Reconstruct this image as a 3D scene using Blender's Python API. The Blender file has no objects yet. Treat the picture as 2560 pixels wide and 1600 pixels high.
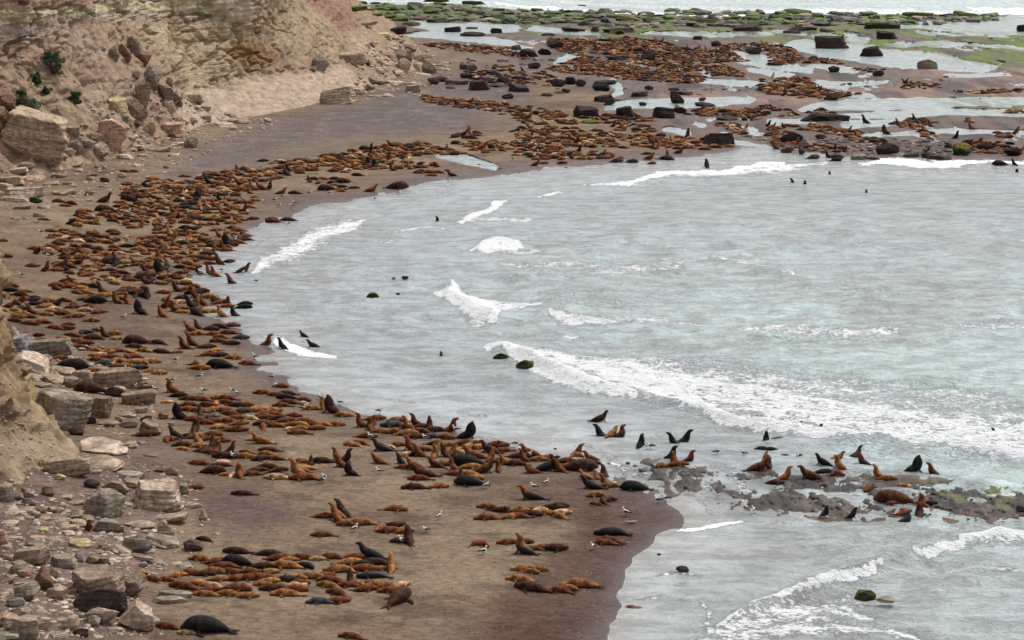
import bpy, bmesh, math, random
import numpy as np
from mathutils import Vector, Matrix
from mathutils.bvhtree import BVHTree
R_ = math.radians
random.seed(7); RNG = np.random.default_rng(7)
SC = bpy.context.scene
COL = SC.collection

# ------------------------------------------------------------------ camera
FPX, CAMH, W0, H0 = 5000.0, 33.0, 2560.0, 1600.0
HORIZ = -210.0
TILT = math.atan((800.0 - HORIZ) / FPX)
cam_d = bpy.data.cameras.new('camera'); cam = bpy.data.objects.new('camera', cam_d); COL.objects.link(cam)
cam.location = (0, 0, CAMH); cam.rotation_euler = (math.pi/2 - TILT, 0, 0)
cam_d.sensor_width = 36.0; cam_d.lens = 36.0 * FPX / W0
cam_d.clip_start = 1.0; cam_d.clip_end = 40000.0
SC.camera = cam
# ------------------------------------------------------------------ sky and sun (bright overcast)
SUN_EL, SUN_AZ = 60.0, 48.0        # azimuth measured from +Y (away from the camera) towards +X
wd = bpy.data.worlds.new('World'); SC.world = wd; wd.use_nodes = True
nt = wd.node_tree; nt.nodes.clear()
sky = nt.nodes.new('ShaderNodeTexSky'); sky.sky_type = 'NISHITA'; sky.sun_disc = False
sky.sun_elevation = R_(SUN_EL); sky.sun_rotation = R_(SUN_AZ); sky.air_density = 1.0; sky.dust_density = 4.0
hs = nt.nodes.new('ShaderNodeHueSaturation'); hs.inputs['Saturation'].default_value = 0.33; hs.inputs['Value'].default_value = 1.0
bg = nt.nodes.new('ShaderNodeBackground'); bg.inputs['Strength'].default_value = 0.125
wo = nt.nodes.new('ShaderNodeOutputWorld')
nt.links.new(sky.outputs[0], hs.inputs['Color']); nt.links.new(hs.outputs[0], bg.inputs[0]); nt.links.new(bg.outputs[0], wo.inputs[0])
sd = bpy.data.lights.new('sun', 'SUN'); sd.energy = 1.5; sd.angle = R_(11); sd.color = (1.0, 0.96, 0.9)
sun = bpy.data.objects.new('sun', sd); COL.objects.link(sun)
sdir = Vector((math.sin(R_(SUN_AZ))*math.cos(R_(SUN_EL)), math.cos(R_(SUN_AZ))*math.cos(R_(SUN_EL)), math.sin(R_(SUN_EL))))
sun.rotation_euler = sdir.to_track_quat('Z', 'Y').to_euler()
SC.view_settings.view_transform = 'Standard'; SC.view_settings.look = 'None'
SC.view_settings.exposure = 0.36; SC.view_settings.gamma = 1.0; SC.view_settings.use_curve_mapping = False

# ------------------------------------------------------------------ helpers
st, ct = math.sin(TILT), math.cos(TILT)
def G(px, py, z=0.0):
    """photo pixel -> world point on the horizontal plane of height z"""
    a = (np.asarray(px, float) - 1280.0) / FPX; b = (800.0 - np.asarray(py, float)) / FPX
    dy = ct + b*st; dz = -st + b*ct
    t = (z - CAMH) / dz
    return a*t, dy*t, np.zeros_like(t) + z
def pdir(px, py):
    a = (px - 1280.0) / FPX; b = (800.0 - py) / FPX
    return Vector((a, ct + b*st, -st + b*ct)).normalized()
def ppm(py): return (py - HORIZ) / CAMH * 1.0          # photo pixels per metre at that row of the beach
def proj(X, Y, Z):
    zz = Z - CAMH
    dpt = Y*ct - zz*st; u = Y*st + zz*ct
    return 1280 + FPX*X/dpt, 800 - FPX*u/dpt

def _hash(ix, iy, iz, s):
    h = (ix*374761393 + iy*668265263 + iz*2147483647 + s*144665) & 0xFFFFFFFF
    h = ((h ^ (h >> 13)) * 1274126177) & 0xFFFFFFFF
    h = ((h ^ (h >> 16)) * 2246822519) & 0xFFFFFFFF
    return ((h ^ (h >> 15)) & 0xFFFFFF) / float(0xFFFFFF)
def vnoise(x, y, z=None, s=0):
    x = np.asarray(x, float); y = np.asarray(y, float); z = np.zeros_like(x) if z is None else np.asarray(z, float)
    ix = np.floor(x).astype(np.int64); iy = np.floor(y).astype(np.int64); iz = np.floor(z).astype(np.int64)
    fx, fy, fz = x-ix, y-iy, z-iz
    fx = fx*fx*(3-2*fx); fy = fy*fy*(3-2*fy); fz = fz*fz*(3-2*fz)
    r = 0
    for dx in (0, 1):
        wx = fx if dx else 1-fx
        for dy in (0, 1):
            wy = fy if dy else 1-fy
            for dz in (0, 1):
                wz = fz if dz else 1-fz
                r = r + wx*wy*wz*_hash(ix+dx, iy+dy, iz+dz, s)
    return r*2-1
def fbm(x, y, z=None, o=4, s=0, g=0.5):
    r = 0; a = 1.0; f = 1.0; t = 0
    for i in range(o):
        r = r + a*vnoise(x*f + 17.3*i, y*f + 9.1*i, None if z is None else z*f + 5.7*i, s+i); t += a; a *= g; f *= 2.03
    return r/t
def sstep(a, b, x):
    t = np.clip((x-a)/(b-a), 0, 1); return t*t*(3-2*t)
def inpoly(px, py, poly):
    c = np.zeros(px.shape, bool); n = len(poly); j = n-1
    for i in range(n):
        xi, yi = poly[i]; xj, yj = poly[j]
        if yi != yj:
            m = ((yi > py) != (yj > py)) & (px < (xj-xi)*(py-yi)/(yj-yi) + xi)
            c ^= m
        j = i
    return c
def pl_dist(px, py, pts, ax=1.0, ay=1.0, closed=False):
    best = np.full(px.shape, 1e9); T = np.zeros(px.shape)
    n = len(pts); rng = range(n if closed else n-1)
    for i in rng:
        x0, y0 = pts[i][0], pts[i][1]; x1, y1 = pts[(i+1) % n][0], pts[(i+1) % n][1]
        dx, dy = (x1-x0)*ax, (y1-y0)*ay
        qx, qy = (px-x0)*ax, (py-y0)*ay
        t = np.clip((qx*dx+qy*dy)/(dx*dx+dy*dy+1e-9), 0, 1)
        d = np.hypot(qx-t*dx, qy-t*dy)
        m = d < best; best = np.where(m, d, best); T = np.where(m, i+t, T)
    return best, T
def soft_poly(px, py, poly, soft):
    d, _ = pl_dist(px, py, poly, closed=True); ins = inpoly(px, py, poly)
    return np.clip(0.5 + np.where(ins, d, -d)/(2*soft), 0, 1)
def stroke(px, py, pts, ay=2.2):
    """pts: (x, y, half thickness in px); 1 on the line falling to 0 at its edge"""
    xs = [p[0] for p in pts]; ys = [p[1] for p in pts]; hw = max(p[2] for p in pts)*1.6
    m = (px > min(xs)-hw*3) & (px < max(xs)+hw*3) & (py > min(ys)-hw*1.5) & (py < max(ys)+hw*1.5)
    out = np.zeros(px.shape)
    if m.any():
        d, T = pl_dist(px[m], py[m], pts, 1.0/1.0, 1.0)
        w = 1.35*np.interp(T, range(len(pts)), [p[2] for p in pts])
        out[m] = np.clip(1.12 - .95*(d/np.maximum(w*1.45, .5))**1.2, 0, 1)
    return out

def new_mesh(name, V, F, smooth=True):
    me = bpy.data.meshes.new(name); V = np.asarray(V, np.float32)
    if isinstance(F, np.ndarray):
        k = F.shape[1]; n = len(F)
        me.vertices.add(len(V)); me.vertices.foreach_set('co', V.ravel())
        me.loops.add(n*k); me.loops.foreach_set('vertex_index', F.ravel().astype(np.int32))
        me.polygons.add(n); me.polygons.foreach_set('loop_start', np.arange(0, n*k, k, dtype=np.int32))
        me.polygons.foreach_set('loop_total', np.full(n, k, np.int32))
        me.update(calc_edges=True)
    else:
        me.from_pydata([tuple(v) for v in V], [], F)
    me.polygons.foreach_set('use_smooth', np.full(len(me.polygons), smooth, bool)); me.update()
    return me
def set_col(me, name, C):
    a = me.color_attributes.new(name, 'FLOAT_COLOR', 'POINT')
    C = np.asarray(C, np.float32)
    if C.shape[1] == 3: C = np.hstack([C, np.ones((len(C), 1), np.float32)])
    a.data.foreach_set('color', C.ravel())
def add(name, me, mats=None, parent=None):
    o = bpy.data.objects.new(name, me); COL.objects.link(o)
    if mats is not None and len(me.materials) == 0: me.materials.append(mats)
    if parent: o.parent = parent
    return o
def tag(o, label=None, cat=None, group=None, kind=None):
    if label: o['label'] = label
    if cat: o['category'] = cat
    if group: o['group'] = group
    if kind: o['kind'] = kind
    return o
def grid_faces(nr, nc):
    i = np.arange(nr*nc).reshape(nr, nc)
    return np.stack([i[:-1, :-1].ravel(), i[:-1, 1:].ravel(), i[1:, 1:].ravel(), i[1:, :-1].ravel()], 1)

# ------------------------------------------------------------------ materials
def M(name):
    m = bpy.data.materials.new(name); m.use_nodes = True
    n = m.node_tree; n.nodes.clear()
    out = n.nodes.new('ShaderNodeOutputMaterial'); b = n.nodes.new('ShaderNodeBsdfPrincipled')
    n.links.new(b.outputs[0], out.inputs[0])
    return m, n, b
def nd(n, t, **k):
    x = n.nodes.new(t)
    for a, v in k.items():
        if a in x.inputs: x.inputs[a].default_value = v
        else: setattr(x, a, v)
    return x
def mathn(n, op, a, b=None, c=None, clamp=False):
    x = n.nodes.new('ShaderNodeMath'); x.operation = op; x.use_clamp = clamp
    for i, v in enumerate((a, b, c)):
        if v is None: continue
        if isinstance(v, (int, float)): x.inputs[i].default_value = v
        else: n.links.new(v, x.inputs[i])
    return x.outputs[0]
def mixc(n, f, a, b, mode='MIX'):
    x = n.nodes.new('ShaderNodeMix'); x.data_type = 'RGBA'; x.blend_type = mode
    for i, v in ((0, f), (6, a), (7, b)):
        if isinstance(v, (int, float)): x.inputs[i].default_value = v
        elif isinstance(v, tuple): x.inputs[i].default_value = (*v, 1) if len(v) == 3 else v
        else: n.links.new(v, x.inputs[i])
    return x.outputs[2]
def coords(n, scale=(1, 1, 1), kind='Object'):
    tc = n.nodes.new('ShaderNodeTexCoord'); mp = n.nodes.new('ShaderNodeMapping'); mp.inputs['Scale'].default_value = scale
    n.links.new(tc.outputs[kind], mp.inputs[0]); return mp.outputs[0]
def noise(n, vec, scale, detail=4, rough=.55, out=0):
    x = nd(n, 'ShaderNodeTexNoise', Scale=scale, Detail=detail, Roughness=rough); n.links.new(vec, x.inputs['Vector']); return x.outputs[out]
def ramp(n, v, a, b):
    x = n.nodes.new('ShaderNodeMapRange'); x.inputs[1].default_value = a; x.inputs[2].default_value = b; x.interpolation_type = 'SMOOTHSTEP'
    n.links.new(v, x.inputs[0]); return x.outputs[0]
def bump(n, b, h, strength, dist):
    x = nd(n, 'ShaderNodeBump', Strength=strength, Distance=dist); n.links.new(h, x.inputs['Height']); n.links.new(x.outputs[0], b.inputs['Normal']); return x
def attr(n, name):
    x = n.nodes.new('ShaderNodeAttribute'); x.attribute_name = name; return x

def mat_ground():
    m, n, b = M('beach_ground')
    a = attr(n, 'col'); w = coords(n)
    wl = coords(n, (.7, 1.1, 1))
    n1 = noise(n, wl, 2.6, 7, .8); n2 = noise(n, w, 14, 4, .8); n3 = noise(n, wl, .30, 5, .65)
    c = mixc(n, 1.0, a.outputs['Color'], mixc(n, ramp(n, n1, .36, .66), (.66, .63, .61), (1.28, 1.27, 1.26)), 'MULTIPLY')
    c = mixc(n, 1.0, c, mixc(n, ramp(n, n3, .3, .7), (.84, .82, .82), (1.14, 1.16, 1.16)), 'MULTIPLY')
    # scattered pale and dark pebbles
    v = nd(n, 'ShaderNodeTexVoronoi', Scale=4.2); n.links.new(w, v.inputs['Vector'])
    dot = mathn(n, 'LESS_THAN', v.outputs['Distance'], .16)
    wn = n.nodes.new('ShaderNodeSeparateColor'); n.links.new(v.outputs['Color'], wn.inputs[0])
    gr = attr(n, 'peb')
    sel = mathn(n, 'LESS_THAN', wn.outputs[0], mathn(n, 'MULTIPLY', gr.outputs['Fac'], .6))
    pal = mathn(n, 'MULTIPLY', dot, sel)
    c = mixc(n, pal, c, mixc(n, wn.outputs[1], (.06, .05, .05), (.45, .40, .37)))
    v2 = nd(n, 'ShaderNodeTexVoronoi', Scale=3.4); n.links.new(coords(n, (1, .8, 1)), v2.inputs['Vector'])
    w2 = n.nodes.new('ShaderNodeSeparateColor'); n.links.new(v2.outputs['Color'], w2.inputs[0])
    dd = mathn(n, 'MULTIPLY', mathn(n, 'LESS_THAN', v2.outputs['Distance'], .20), mathn(n, 'LESS_THAN', w2.outputs[0], .30))
    c = mixc(n, dd, c, mixc(n, 1.0, c, (.42, .36, .34), 'MULTIPLY'))
    n.links.new(c, b.inputs['Base Color'])
    al = a.outputs['Alpha']     # 1 = dry, 0 = wet
    rr = mathn(n, 'MULTIPLY_ADD', al, .68, .22, clamp=True); n.links.new(rr, b.inputs['Roughness'])
    n.links.new(mathn(n, 'MULTIPLY_ADD', al, -.40, .48, clamp=True), b.inputs['Specular IOR Level'])
    h = mathn(n, 'ADD', mathn(n, 'MULTIPLY', n1, .8), mathn(n, 'MULTIPLY', n2, .35))
    bump(n, b, h, .7, .10)
    return m
def mat_cliff(name='cliff_earth', streak=True):
    m, n, b = M(name)
    a = attr(n, 'col'); w = coords(n)
    st_ = coords(n, (.22, .22, 1.7)); vt = coords(n, (2.2, 2.2, .35))
    n1 = noise(n, w, .8, 9, .70); ns = noise(n, st_, 1.0, 6, .7); nv = noise(n, vt, 1.0, 5, .65); nf = noise(n, w, 9, 4, .7)
    lay = attr(n, 'lay').outputs['Fac']
    c = mixc(n, 1.0, a.outputs['Color'], mixc(n, ramp(n, n1, .33, .68), (.74, .70, .66), (1.22, 1.21, 1.20)), 'MULTIPLY')
    lf = mathn(n, 'MULTIPLY', ramp(n, ns, .35, .62), 1.0)
    c = mixc(n, mathn(n, 'MULTIPLY', lay, .7), c, mixc(n, 1.0, c, mixc(n, lf, (.62, .59, .55), (1.2, 1.2, 1.18)), 'MULTIPLY'))
    c = mixc(n, ramp(n, nf, .62, .72), c, mixc(n, 1.0, c, (1.7, 1.6, 1.5), 'MULTIPLY'))
    c = mixc(n, ramp(n, nf, .38, .26), c, mixc(n, 1.0, c, (.6, .55, .52), 'MULTIPLY'))
    n.links.new(c, b.inputs['Base Color']); b.inputs['Roughness'].default_value = .93; b.inputs['Specular IOR Level'].default_value = .15
    h = mathn(n, 'ADD', mathn(n, 'MULTIPLY', n1, 1.0), mathn(n, 'MULTIPLY', mathn(n, 'MULTIPLY', ns, lay), .8))
    h = mathn(n, 'ADD', h, mathn(n, 'MULTIPLY', nf, .25))
    h = mathn(n, 'ADD', h, mathn(n, 'MULTIPLY', nv, .35))
    bump(n, b, h, .6, .4)
    return m
def mat_rock():
    m, n, b = M('layered_rock')
    oi = n.nodes.new('ShaderNodeObjectInfo'); w = coords(n)
    ls = coords(n, (.5, .5, 5.0))
    n1 = noise(n, w, 2.4, 7, .7); ns = noise(n, ls, 1.3, 5, .65); nf = noise(n, w, 11, 4, .7)
    c = mixc(n, 1.0, oi.outputs['Color'], mixc(n, ramp(n, n1, .32, .68), (.58, .54, .52), (1.36, 1.36, 1.36)), 'MULTIPLY')
    c = mixc(n, .75, c, mixc(n, ramp(n, ns, .36, .6), (.5, .46, .44), (1.2, 1.2, 1.2)), 'MULTIPLY')
    c = mixc(n, ramp(n, nf, .6, .75), c, mixc(n, 1.0, c, (1.5, 1.5, 1.45), 'MULTIPLY'))
    # algae on the tops of rocks with low alpha
    ge = n.nodes.new('ShaderNodeNewGeometry'); sx = n.nodes.new('ShaderNodeSeparateXYZ'); n.links.new(ge.outputs['Normal'], sx.inputs[0])
    g = mathn(n, 'MULTIPLY', ramp(n, mathn(n, 'ADD', sx.outputs[2], mathn(n, 'MULTIPLY', n1, .7)), .55, .95), mathn(n, 'SUBTRACT', 1.0, oi.outputs['Alpha']))
    c = mixc(n, g, c, (.075, .105, .018))
    n.links.new(c, b.inputs['Base Color']); b.inputs['Roughness'].default_value = .85; b.inputs['Specular IOR Level'].default_value = .12
    h = mathn(n, 'ADD', mathn(n, 'MULTIPLY', n1, .8), mathn(n, 'MULTIPLY', ns, .9)); h = mathn(n, 'ADD', h, mathn(n, 'MULTIPLY', nf, .3))
    bump(n, b, h, .8, .14)
    return m
def mat_fur(vertex=False):
    m, n, b = M('sea_lion_fur_mass' if vertex else 'sea_lion_fur')
    w = coords(n, kind='Object')
    if vertex:
        a = attr(n, 'col'); base, al = a.outputs['Color'], a.outputs['Alpha']
    else:
        oi = n.nodes.new('ShaderNodeObjectInfo'); base, al = oi.outputs['Color'], oi.outputs['Alpha']
    n1 = noise(n, w, 3.0, 4, .6); n2 = noise(n, w, 16, 3, .7)
    c = mixc(n, 1.0, base, mixc(n, ramp(n, n1, .34, .66), (.42, .37, .35), (1.6, 1.55, 1.45)), 'MULTIPLY')
    c = mixc(n, 1.0, c, mixc(n, ramp(n, n2, .3, .7), (.8, .8, .8), (1.2, 1.2, 1.2)), 'MULTIPLY')
    if not vertex:
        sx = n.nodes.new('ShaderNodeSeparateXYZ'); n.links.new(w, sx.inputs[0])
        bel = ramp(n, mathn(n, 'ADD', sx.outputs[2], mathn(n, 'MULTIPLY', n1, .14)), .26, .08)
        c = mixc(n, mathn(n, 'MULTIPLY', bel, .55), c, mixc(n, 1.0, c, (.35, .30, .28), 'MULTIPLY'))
        low = ramp(n, mathn(n, 'ADD', sx.outputs[2], mathn(n, 'MULTIPLY', n1, .2)), .72, .45)
        wet = mathn(n, 'MULTIPLY', low, mathn(n, 'SUBTRACT', 1.0, al))
        c = mixc(n, wet, c, (.020, .017, .017))
        # dark flippers and muzzle
        fl = attr(n, 'flip').outputs['Fac']
        c = mixc(n, mathn(n, 'MULTIPLY', fl, .8), c, mixc(n, 1.0, c, (.32, .28, .28), 'MULTIPLY'))
        n.links.new(mathn(n, 'MULTIPLY_ADD', wet, -.35, .72), b.inputs['Roughness'])
    else:
        b.inputs['Roughness'].default_value = .72
    n.links.new(c, b.inputs['Base Color']); b.inputs['Specular IOR Level'].default_value = .14
    bump(n, b, n2, .5, .03)
    return m
def mat_water():
    m, n, b = M('sea_water')
    a = attr(n, 'col'); fo = mathn(n, 'MINIMUM', attr(n, 'foam').outputs['Fac'], .92); calm = attr(n, 'calm').outputs['Fac']
    w = coords(n); wa = coords(n, (.55, 1.0, 1)); wb = coords(n, (1.0, 1.4, 1))
    n1 = noise(n, wa, .55, 7, .72); n2 = noise(n, wa, 1.5, 6, .75); n3 = noise(n, wb, 3.2, 6, .75); n4 = noise(n, wa, .16, 4, .6)
    # lacy foam: ridged noise cells opened up by the local amount of foam
    ds = nd(n, 'ShaderNodeTexNoise', Scale=1.3, Detail=3.0); n.links.new(w, ds.inputs['Vector'])
    vv = n.nodes.new('ShaderNodeVectorMath'); vv.operation = 'MULTIPLY_ADD'; n.links.new(ds.outputs['Color'], vv.inputs[0]); vv.inputs[1].default_value = (1.3, 1.3, 0); n.links.new(wb, vv.inputs[2])
    r1 = mathn(n, 'ABSOLUTE', mathn(n, 'MULTIPLY_ADD', noise(n, vv.outputs[0], 1.1, 6, .62), 2.0, -1.0))
    lace = mathn(n, 'SUBTRACT', 1.0, mathn(n, 'MULTIPLY', r1, 3.4))
    lace = mathn(n, 'ADD', mathn(n, 'MULTIPLY', lace, .50), mathn(n, 'MULTIPLY_ADD', n3, 3.0, -1.5))
    n6 = noise(n, wb, .7, 4, .6); lace = mathn(n, 'ADD', lace, mathn(n, 'MULTIPLY_ADD', n6, 1.6, -.8))
    f = mathn(n, 'ADD', mathn(n, 'MULTIPLY_ADD', fo, 1.9, -1.28), lace)
    f = ramp(n, f, .0, .42)
    f = mathn(n, 'MULTIPLY', f, ramp(n, fo, .02, .16))
    c = mixc(n, 1.0, a.outputs['Color'], mixc(n, ramp(n, n1, .40, .60), (.79, .78, .765), (1.15, 1.17, 1.17)), 'MULTIPLY')  # light and dark of the ripples painted into the water colour by streaky noise
    c = mixc(n, 1.0, c, mixc(n, ramp(n, n2, .36, .60), (.90, .895, .885), (1.07, 1.08, 1.08)), 'MULTIPLY')
    c = mixc(n, 1.0, c, mixc(n, ramp(n, n4, .35, .65), (.96, .94, .92), (1.03, 1.05, 1.06)), 'MULTIPLY')
    c = mixc(n, f, c, (.93, .94, .95))
    n.links.new(c, b.inputs['Base Color'])
    n.links.new(mathn(n, 'MULTIPLY_ADD', f, .55, .16), b.inputs['Roughness'])
    b.inputs['IOR'].default_value = 1.40
    h = mathn(n, 'ADD', mathn(n, 'MULTIPLY', n1, 1.1), mathn(n, 'MULTIPLY', n2, .55)); h = mathn(n, 'ADD', h, mathn(n, 'MULTIPLY', n3, .22))
    h = mathn(n, 'MULTIPLY', h, mathn(n, 'SUBTRACT', 1.0, mathn(n, 'MULTIPLY', calm, .93)))
    h = mathn(n, 'ADD', h, mathn(n, 'MULTIPLY', f, .25))
    bump(n, b, h, 1.0, .62)
    return m
def mat_plain(name, col, rough=.8):
    m, n, b = M(name); w = coords(n); n1 = noise(n, w, 5, 4)
    c = mixc(n, 1.0, tuple(col), mixc(n, n1, (.6, .6, .6), (1.4, 1.4, 1.4)), 'MULTIPLY'); n.links.new(c, b.inputs['Base Color']); b.inputs['Roughness'].default_value = rough
    return m
def mat_vcol(name):
    m, n, b = M(name); a = attr(n, 'col'); w = coords(n); n1 = noise(n, w, 20, 3)
    c = mixc(n, 1.0, a.outputs['Color'], mixc(n, n1, (.8, .8, .8), (1.2, 1.2, 1.2)), 'MULTIPLY'); n.links.new(c, b.inputs['Base Color']); b.inputs['Roughness'].default_value = .7
    return m
MG, MC, MR, MF, MFV, MW = mat_ground(), mat_cliff(), mat_rock(), mat_fur(), mat_fur(True), mat_water()
MBIRD, MLEAF, MSTEM, MRUB = mat_vcol('gull_feathers'), mat_plain('shrub_leaves', (.022, .048, .014)), mat_plain('shrub_stem', (.08, .05, .03)), mat_vcol('rubble_stone')

# ------------------------------------------------------------------ the shore, traced on the photograph and laid on the sea plane
SHORE = [(1400,2300),(1480,1800),(1522,1600),(1531,1565),(1558,1520),(1548,1475),(1574,1430),(1579,1420),(1597,1398),(1624,1375),(1650,1343),(1677,1330),(1703,1322),(1719,1306),(1714,1285),(1693,1266),(1672,1253),(1645,1237),(1608,1221),(1555,1203),(1518,1184),(1480,1160),(1400,1145),(1275,1120),(1190,1098),(1143,1086),(1080,1066),(1037,1054),(957,1046),(920,1035),(865,1020),(825,1001),(799,988),(751,972),(746,964),(714,952),(728,946),(706,938),(640,926),(652,920),(697,918),(680,905),(642,897),(645,890),(690,884),(703,880),(640,855),(616,842),(600,816),(545,803),(503,797),(515,770),(560,760),(524,733),(484,715),(481,702),(489,680),(520,662),(524,646),(545,628),(571,617),(603,606),(598,583),(640,562),(658,550),(727,535),(772,516),(825,508),(878,500),(931,487),(957,479),(1026,470),(1063,458),(1129,448),(1248,437),(1280,431),(1359,421),(1465,414),(1545,409),(1610,403),(1701,397),(1783,384),(1836,374),(1920,370),(2000,381),(2105,392),(2185,397),(2290,394),(2450,400),(2560,400),(2700,402),(3200,405)]
BAY = SHORE + [(3600,405),(3600,2400),(1400,2400)]
REEF_EDGE = [(700,0),(860,10),(1000,12),(1100,6),(1190,14),(1280,24),(1400,27),(1600,36),(1750,43),(1850,42),(1950,29),(2050,38),(2200,35),(2350,39),(2560,36),(3300,36)]
POOLS = [[(1990,112,10),(2180,138,16),(2330,150,13),(2500,168,8)],[(2230,58,4),(2400,64,10),(2600,54,12)],[(1920,80,3),(2060,88,6),(2200,96,6)],[(2330,84,6),(2600,78,8)],
 [(2060,112,8),(2200,125,9)],[(2250,108,5),(2560,120,6)],[(1030,62,5),(1150,68,8),(1300,72,6)],[(1010,84,3),(1150,92,7),(1285,108,4)],[(1330,74,4),(1500,82,6)],[(1600,84,4),(1900,86,4)],
 [(1300,120,4),(1345,128,4)],[(1395,150,5),(1450,140,4)],[(1700,178,6),(1765,190,4)],[(1830,134,4),(1900,156,8),(2010,182,4)],[(1850,172,4),(1960,194,5)],[(1750,202,3),(1930,214,5)],
 [(1545,204,6),(1570,228,5),(1540,238,4)],[(1530,262,6),(1700,258,8),(1890,252,5)],[(2000,163,4),(2130,180,5)],[(2030,205,3),(2140,216,5),(2210,206,3)],[(2030,268,5),(2250,260,8),(2600,254,9)],
 [(2110,290,4),(2350,280,6),(2600,284,5)],[(2130,312,7),(2260,302,4)],[(2150,342,3),(2320,326,3),(2600,332,3)],[(1680,320,4),(1735,332,5)],[(1080,388,4),(1160,398,8),(1260,417,5)],
 [(2380,190,3),(2560,186,3)],[(1930,308,5),(2060,300,3)],[(1840,352,4),(1900,360,3)],[(2100,235,3),(2200,240,3)]]
ALGAE = [([(850,4),(1100,0),(1400,20),(1700,40),(2100,30),(2480,36),(2560,44),(2400,60),(2150,62),(1900,70),(1600,60),(1300,52),(1000,44),(860,36)],1.0,10),
 ([(1480,56),(2000,68),(2250,60),(2560,86),(2900,110),(2900,182),(2480,170),(2300,142),(2130,112),(1950,99),(1600,94),(1400,84)],.9,10),
 ([(1290,66),(1420,70),(1500,92),(1380,96),(1290,80)],.7,8),([(2330,246),(2700,236),(2700,272),(2400,276)],.7,8)]
REEF2 = [(1500,1150),(1640,1135),(1850,1150),(2000,1165),(2200,1185),(2400,1195),(2700,1200),(2700,1312),(2350,1298),(2150,1300),(1950,1288),(1820,1280),(1760,1250),(1640,1225),(1540,1190)]
SCREE_TOE = [(560,1130),(500,1180),(470,1260),(440,1350),(400,1480),(380,1620),(330,1900)]

def ss_cols(): return np.concatenate([np.arange(-900, -40, 60), np.arange(-40, 2601, 3.6), np.arange(2640, 3500, 60)])
def ss_rows(): return np.concatenate([[-196, -188, -175, -155, -130, -100, -75, -55, -40, -28, -18], np.arange(-10, 120, 1.6), np.arange(120, 420, 2.4), np.arange(420, 1660, 3.6), np.arange(1680, 2500, 50)])
PX, PY = np.meshgrid(ss_cols(), ss_rows())
print('grid', PX.shape)
GX, GY, _ = G(PX, PY, 0.0)

SWX = 30*fbm(GX*.35, GY*.2, o=5, s=11, g=.65); SWY = 15*fbm(GX*.35, GY*.2, o=5, s=12, g=.65)
inbay = inpoly(PX+SWX, PY+SWY, BAY)
dsh, _t = pl_dist(PX+SWX, PY+SWY, SHORE)
pxm = (PY - HORIZ)/CAMH
dsh_m = dsh/pxm                      # rough metres
sea_far = PY < np.interp(PX, [p[0] for p in REEF_EDGE], [p[1] for p in REEF_EDGE])
pool = np.zeros(PX.shape)
wpx = 60*fbm(GX*.06, GY*.03, o=3, s=15); wpy = 7*fbm(GX*.12, GY*.03, o=4, s=16)
for s_ in POOLS: pool = np.maximum(pool, stroke(PX+wpx, PY+wpy, s_))
flat = sstep(900, 1250, PX + (PY < 130)*200) * (1 - sstep(360, 410, PY - (PX-1200)*.0))
flat = np.clip(flat*(1-inbay), 0, 1)
flatzone = soft_poly(PX, PY, [(860,-60),(1010,70),(1150,140),(1300,170),(1500,230),(1620,300),(1700,350),(1800,372),(2000,372),(3400,372),(3400,-60)], 25)*(1-inbay)
algae = np.zeros(PX.shape)
agx = 30*fbm(GX*.05, GY*.02, o=3, s=25)
for pl_, st_, so_ in ALGAE: algae = np.maximum(algae, st_*soft_poly(PX+agx, PY+agx*.12, pl_, so_))
reef2 = soft_poly(PX, PY, REEF2, 26)
pool = pool*(1 - .8*algae*sstep(-.35, .15, fbm(GX*.22, GY*.05, o=4, s=18, g=.65)))
nA = fbm(GX*.16, GY*.055, o=4, s=3); nB = fbm(GX*.9, GY*.45, o=4, s=5); nC = fbm(GX*.05, GY*.02, o=3, s=9)
# --- ground height
dry = np.clip(dsh_m*.055, 0, 1.5)
wob = fbm(GX*.5, GY*.22, o=3, s=21)
Z = np.where(inbay, -np.clip(dsh_m*.10+.004, 0, 1.2), np.minimum(dry, 1.0 - .35*sstep(420, 200, PY)) + .02*nB*np.clip(dsh_m, 0, 1))
# tidal flat: low bars and pools
zf = .075 + .17*fbm(GX*.16, GY*.05, o=5, s=3, g=.65) + .04*nB + .05*nC - .22*pool + .10*fbm(GX*.7, GY*.10, o=4, s=6, g=.65)
zf = zf + np.where(algae > .2, (.10 + .14*nB)*algae, 0)
Z = Z*(1-flatzone) + zf*flatzone
Z = np.where(pool > .25, np.minimum(Z, .06-.2*pool), Z)
zr = -.012 + .17*fbm(GX*2.4, GY*1.1, o=3, s=31, g=.65) + .10*fbm(GX*.6, GY*.35, o=3, s=35) + .03*fbm(GX*.22, GY*.15, o=3, s=33)
Z = np.where(reef2 > .02, np.maximum(Z, -.25) * (1-reef2) + zr*reef2, Z)
Z = np.where(sea_far, -.6, Z)
# rise of the rubble apron at the lower left
tx = np.interp(PY, [p[1] for p in SCREE_TOE], [p[0] for p in SCREE_TOE])
ap = np.clip((tx - PX)/pxm, 0, 14)*sstep(1080, 1180, PY)
Z = Z + .13*ap + .10*np.clip(ap, 0, 2)*fbm(GX*.35, GY*.35, o=4, s=41)
ap2 = np.clip((np.interp(PY, [380,480,700,800,900,1080], [60,60,-60,120,300,330]) - PX)/pxm, 0, 10)*(PY > 420)*(1-sstep(1080, 1180, PY))
Z = Z + .10*ap2
GX2, GY2, _ = G(PX, PY, Z)           # keep every grid vertex on its sight line at its own height
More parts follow.
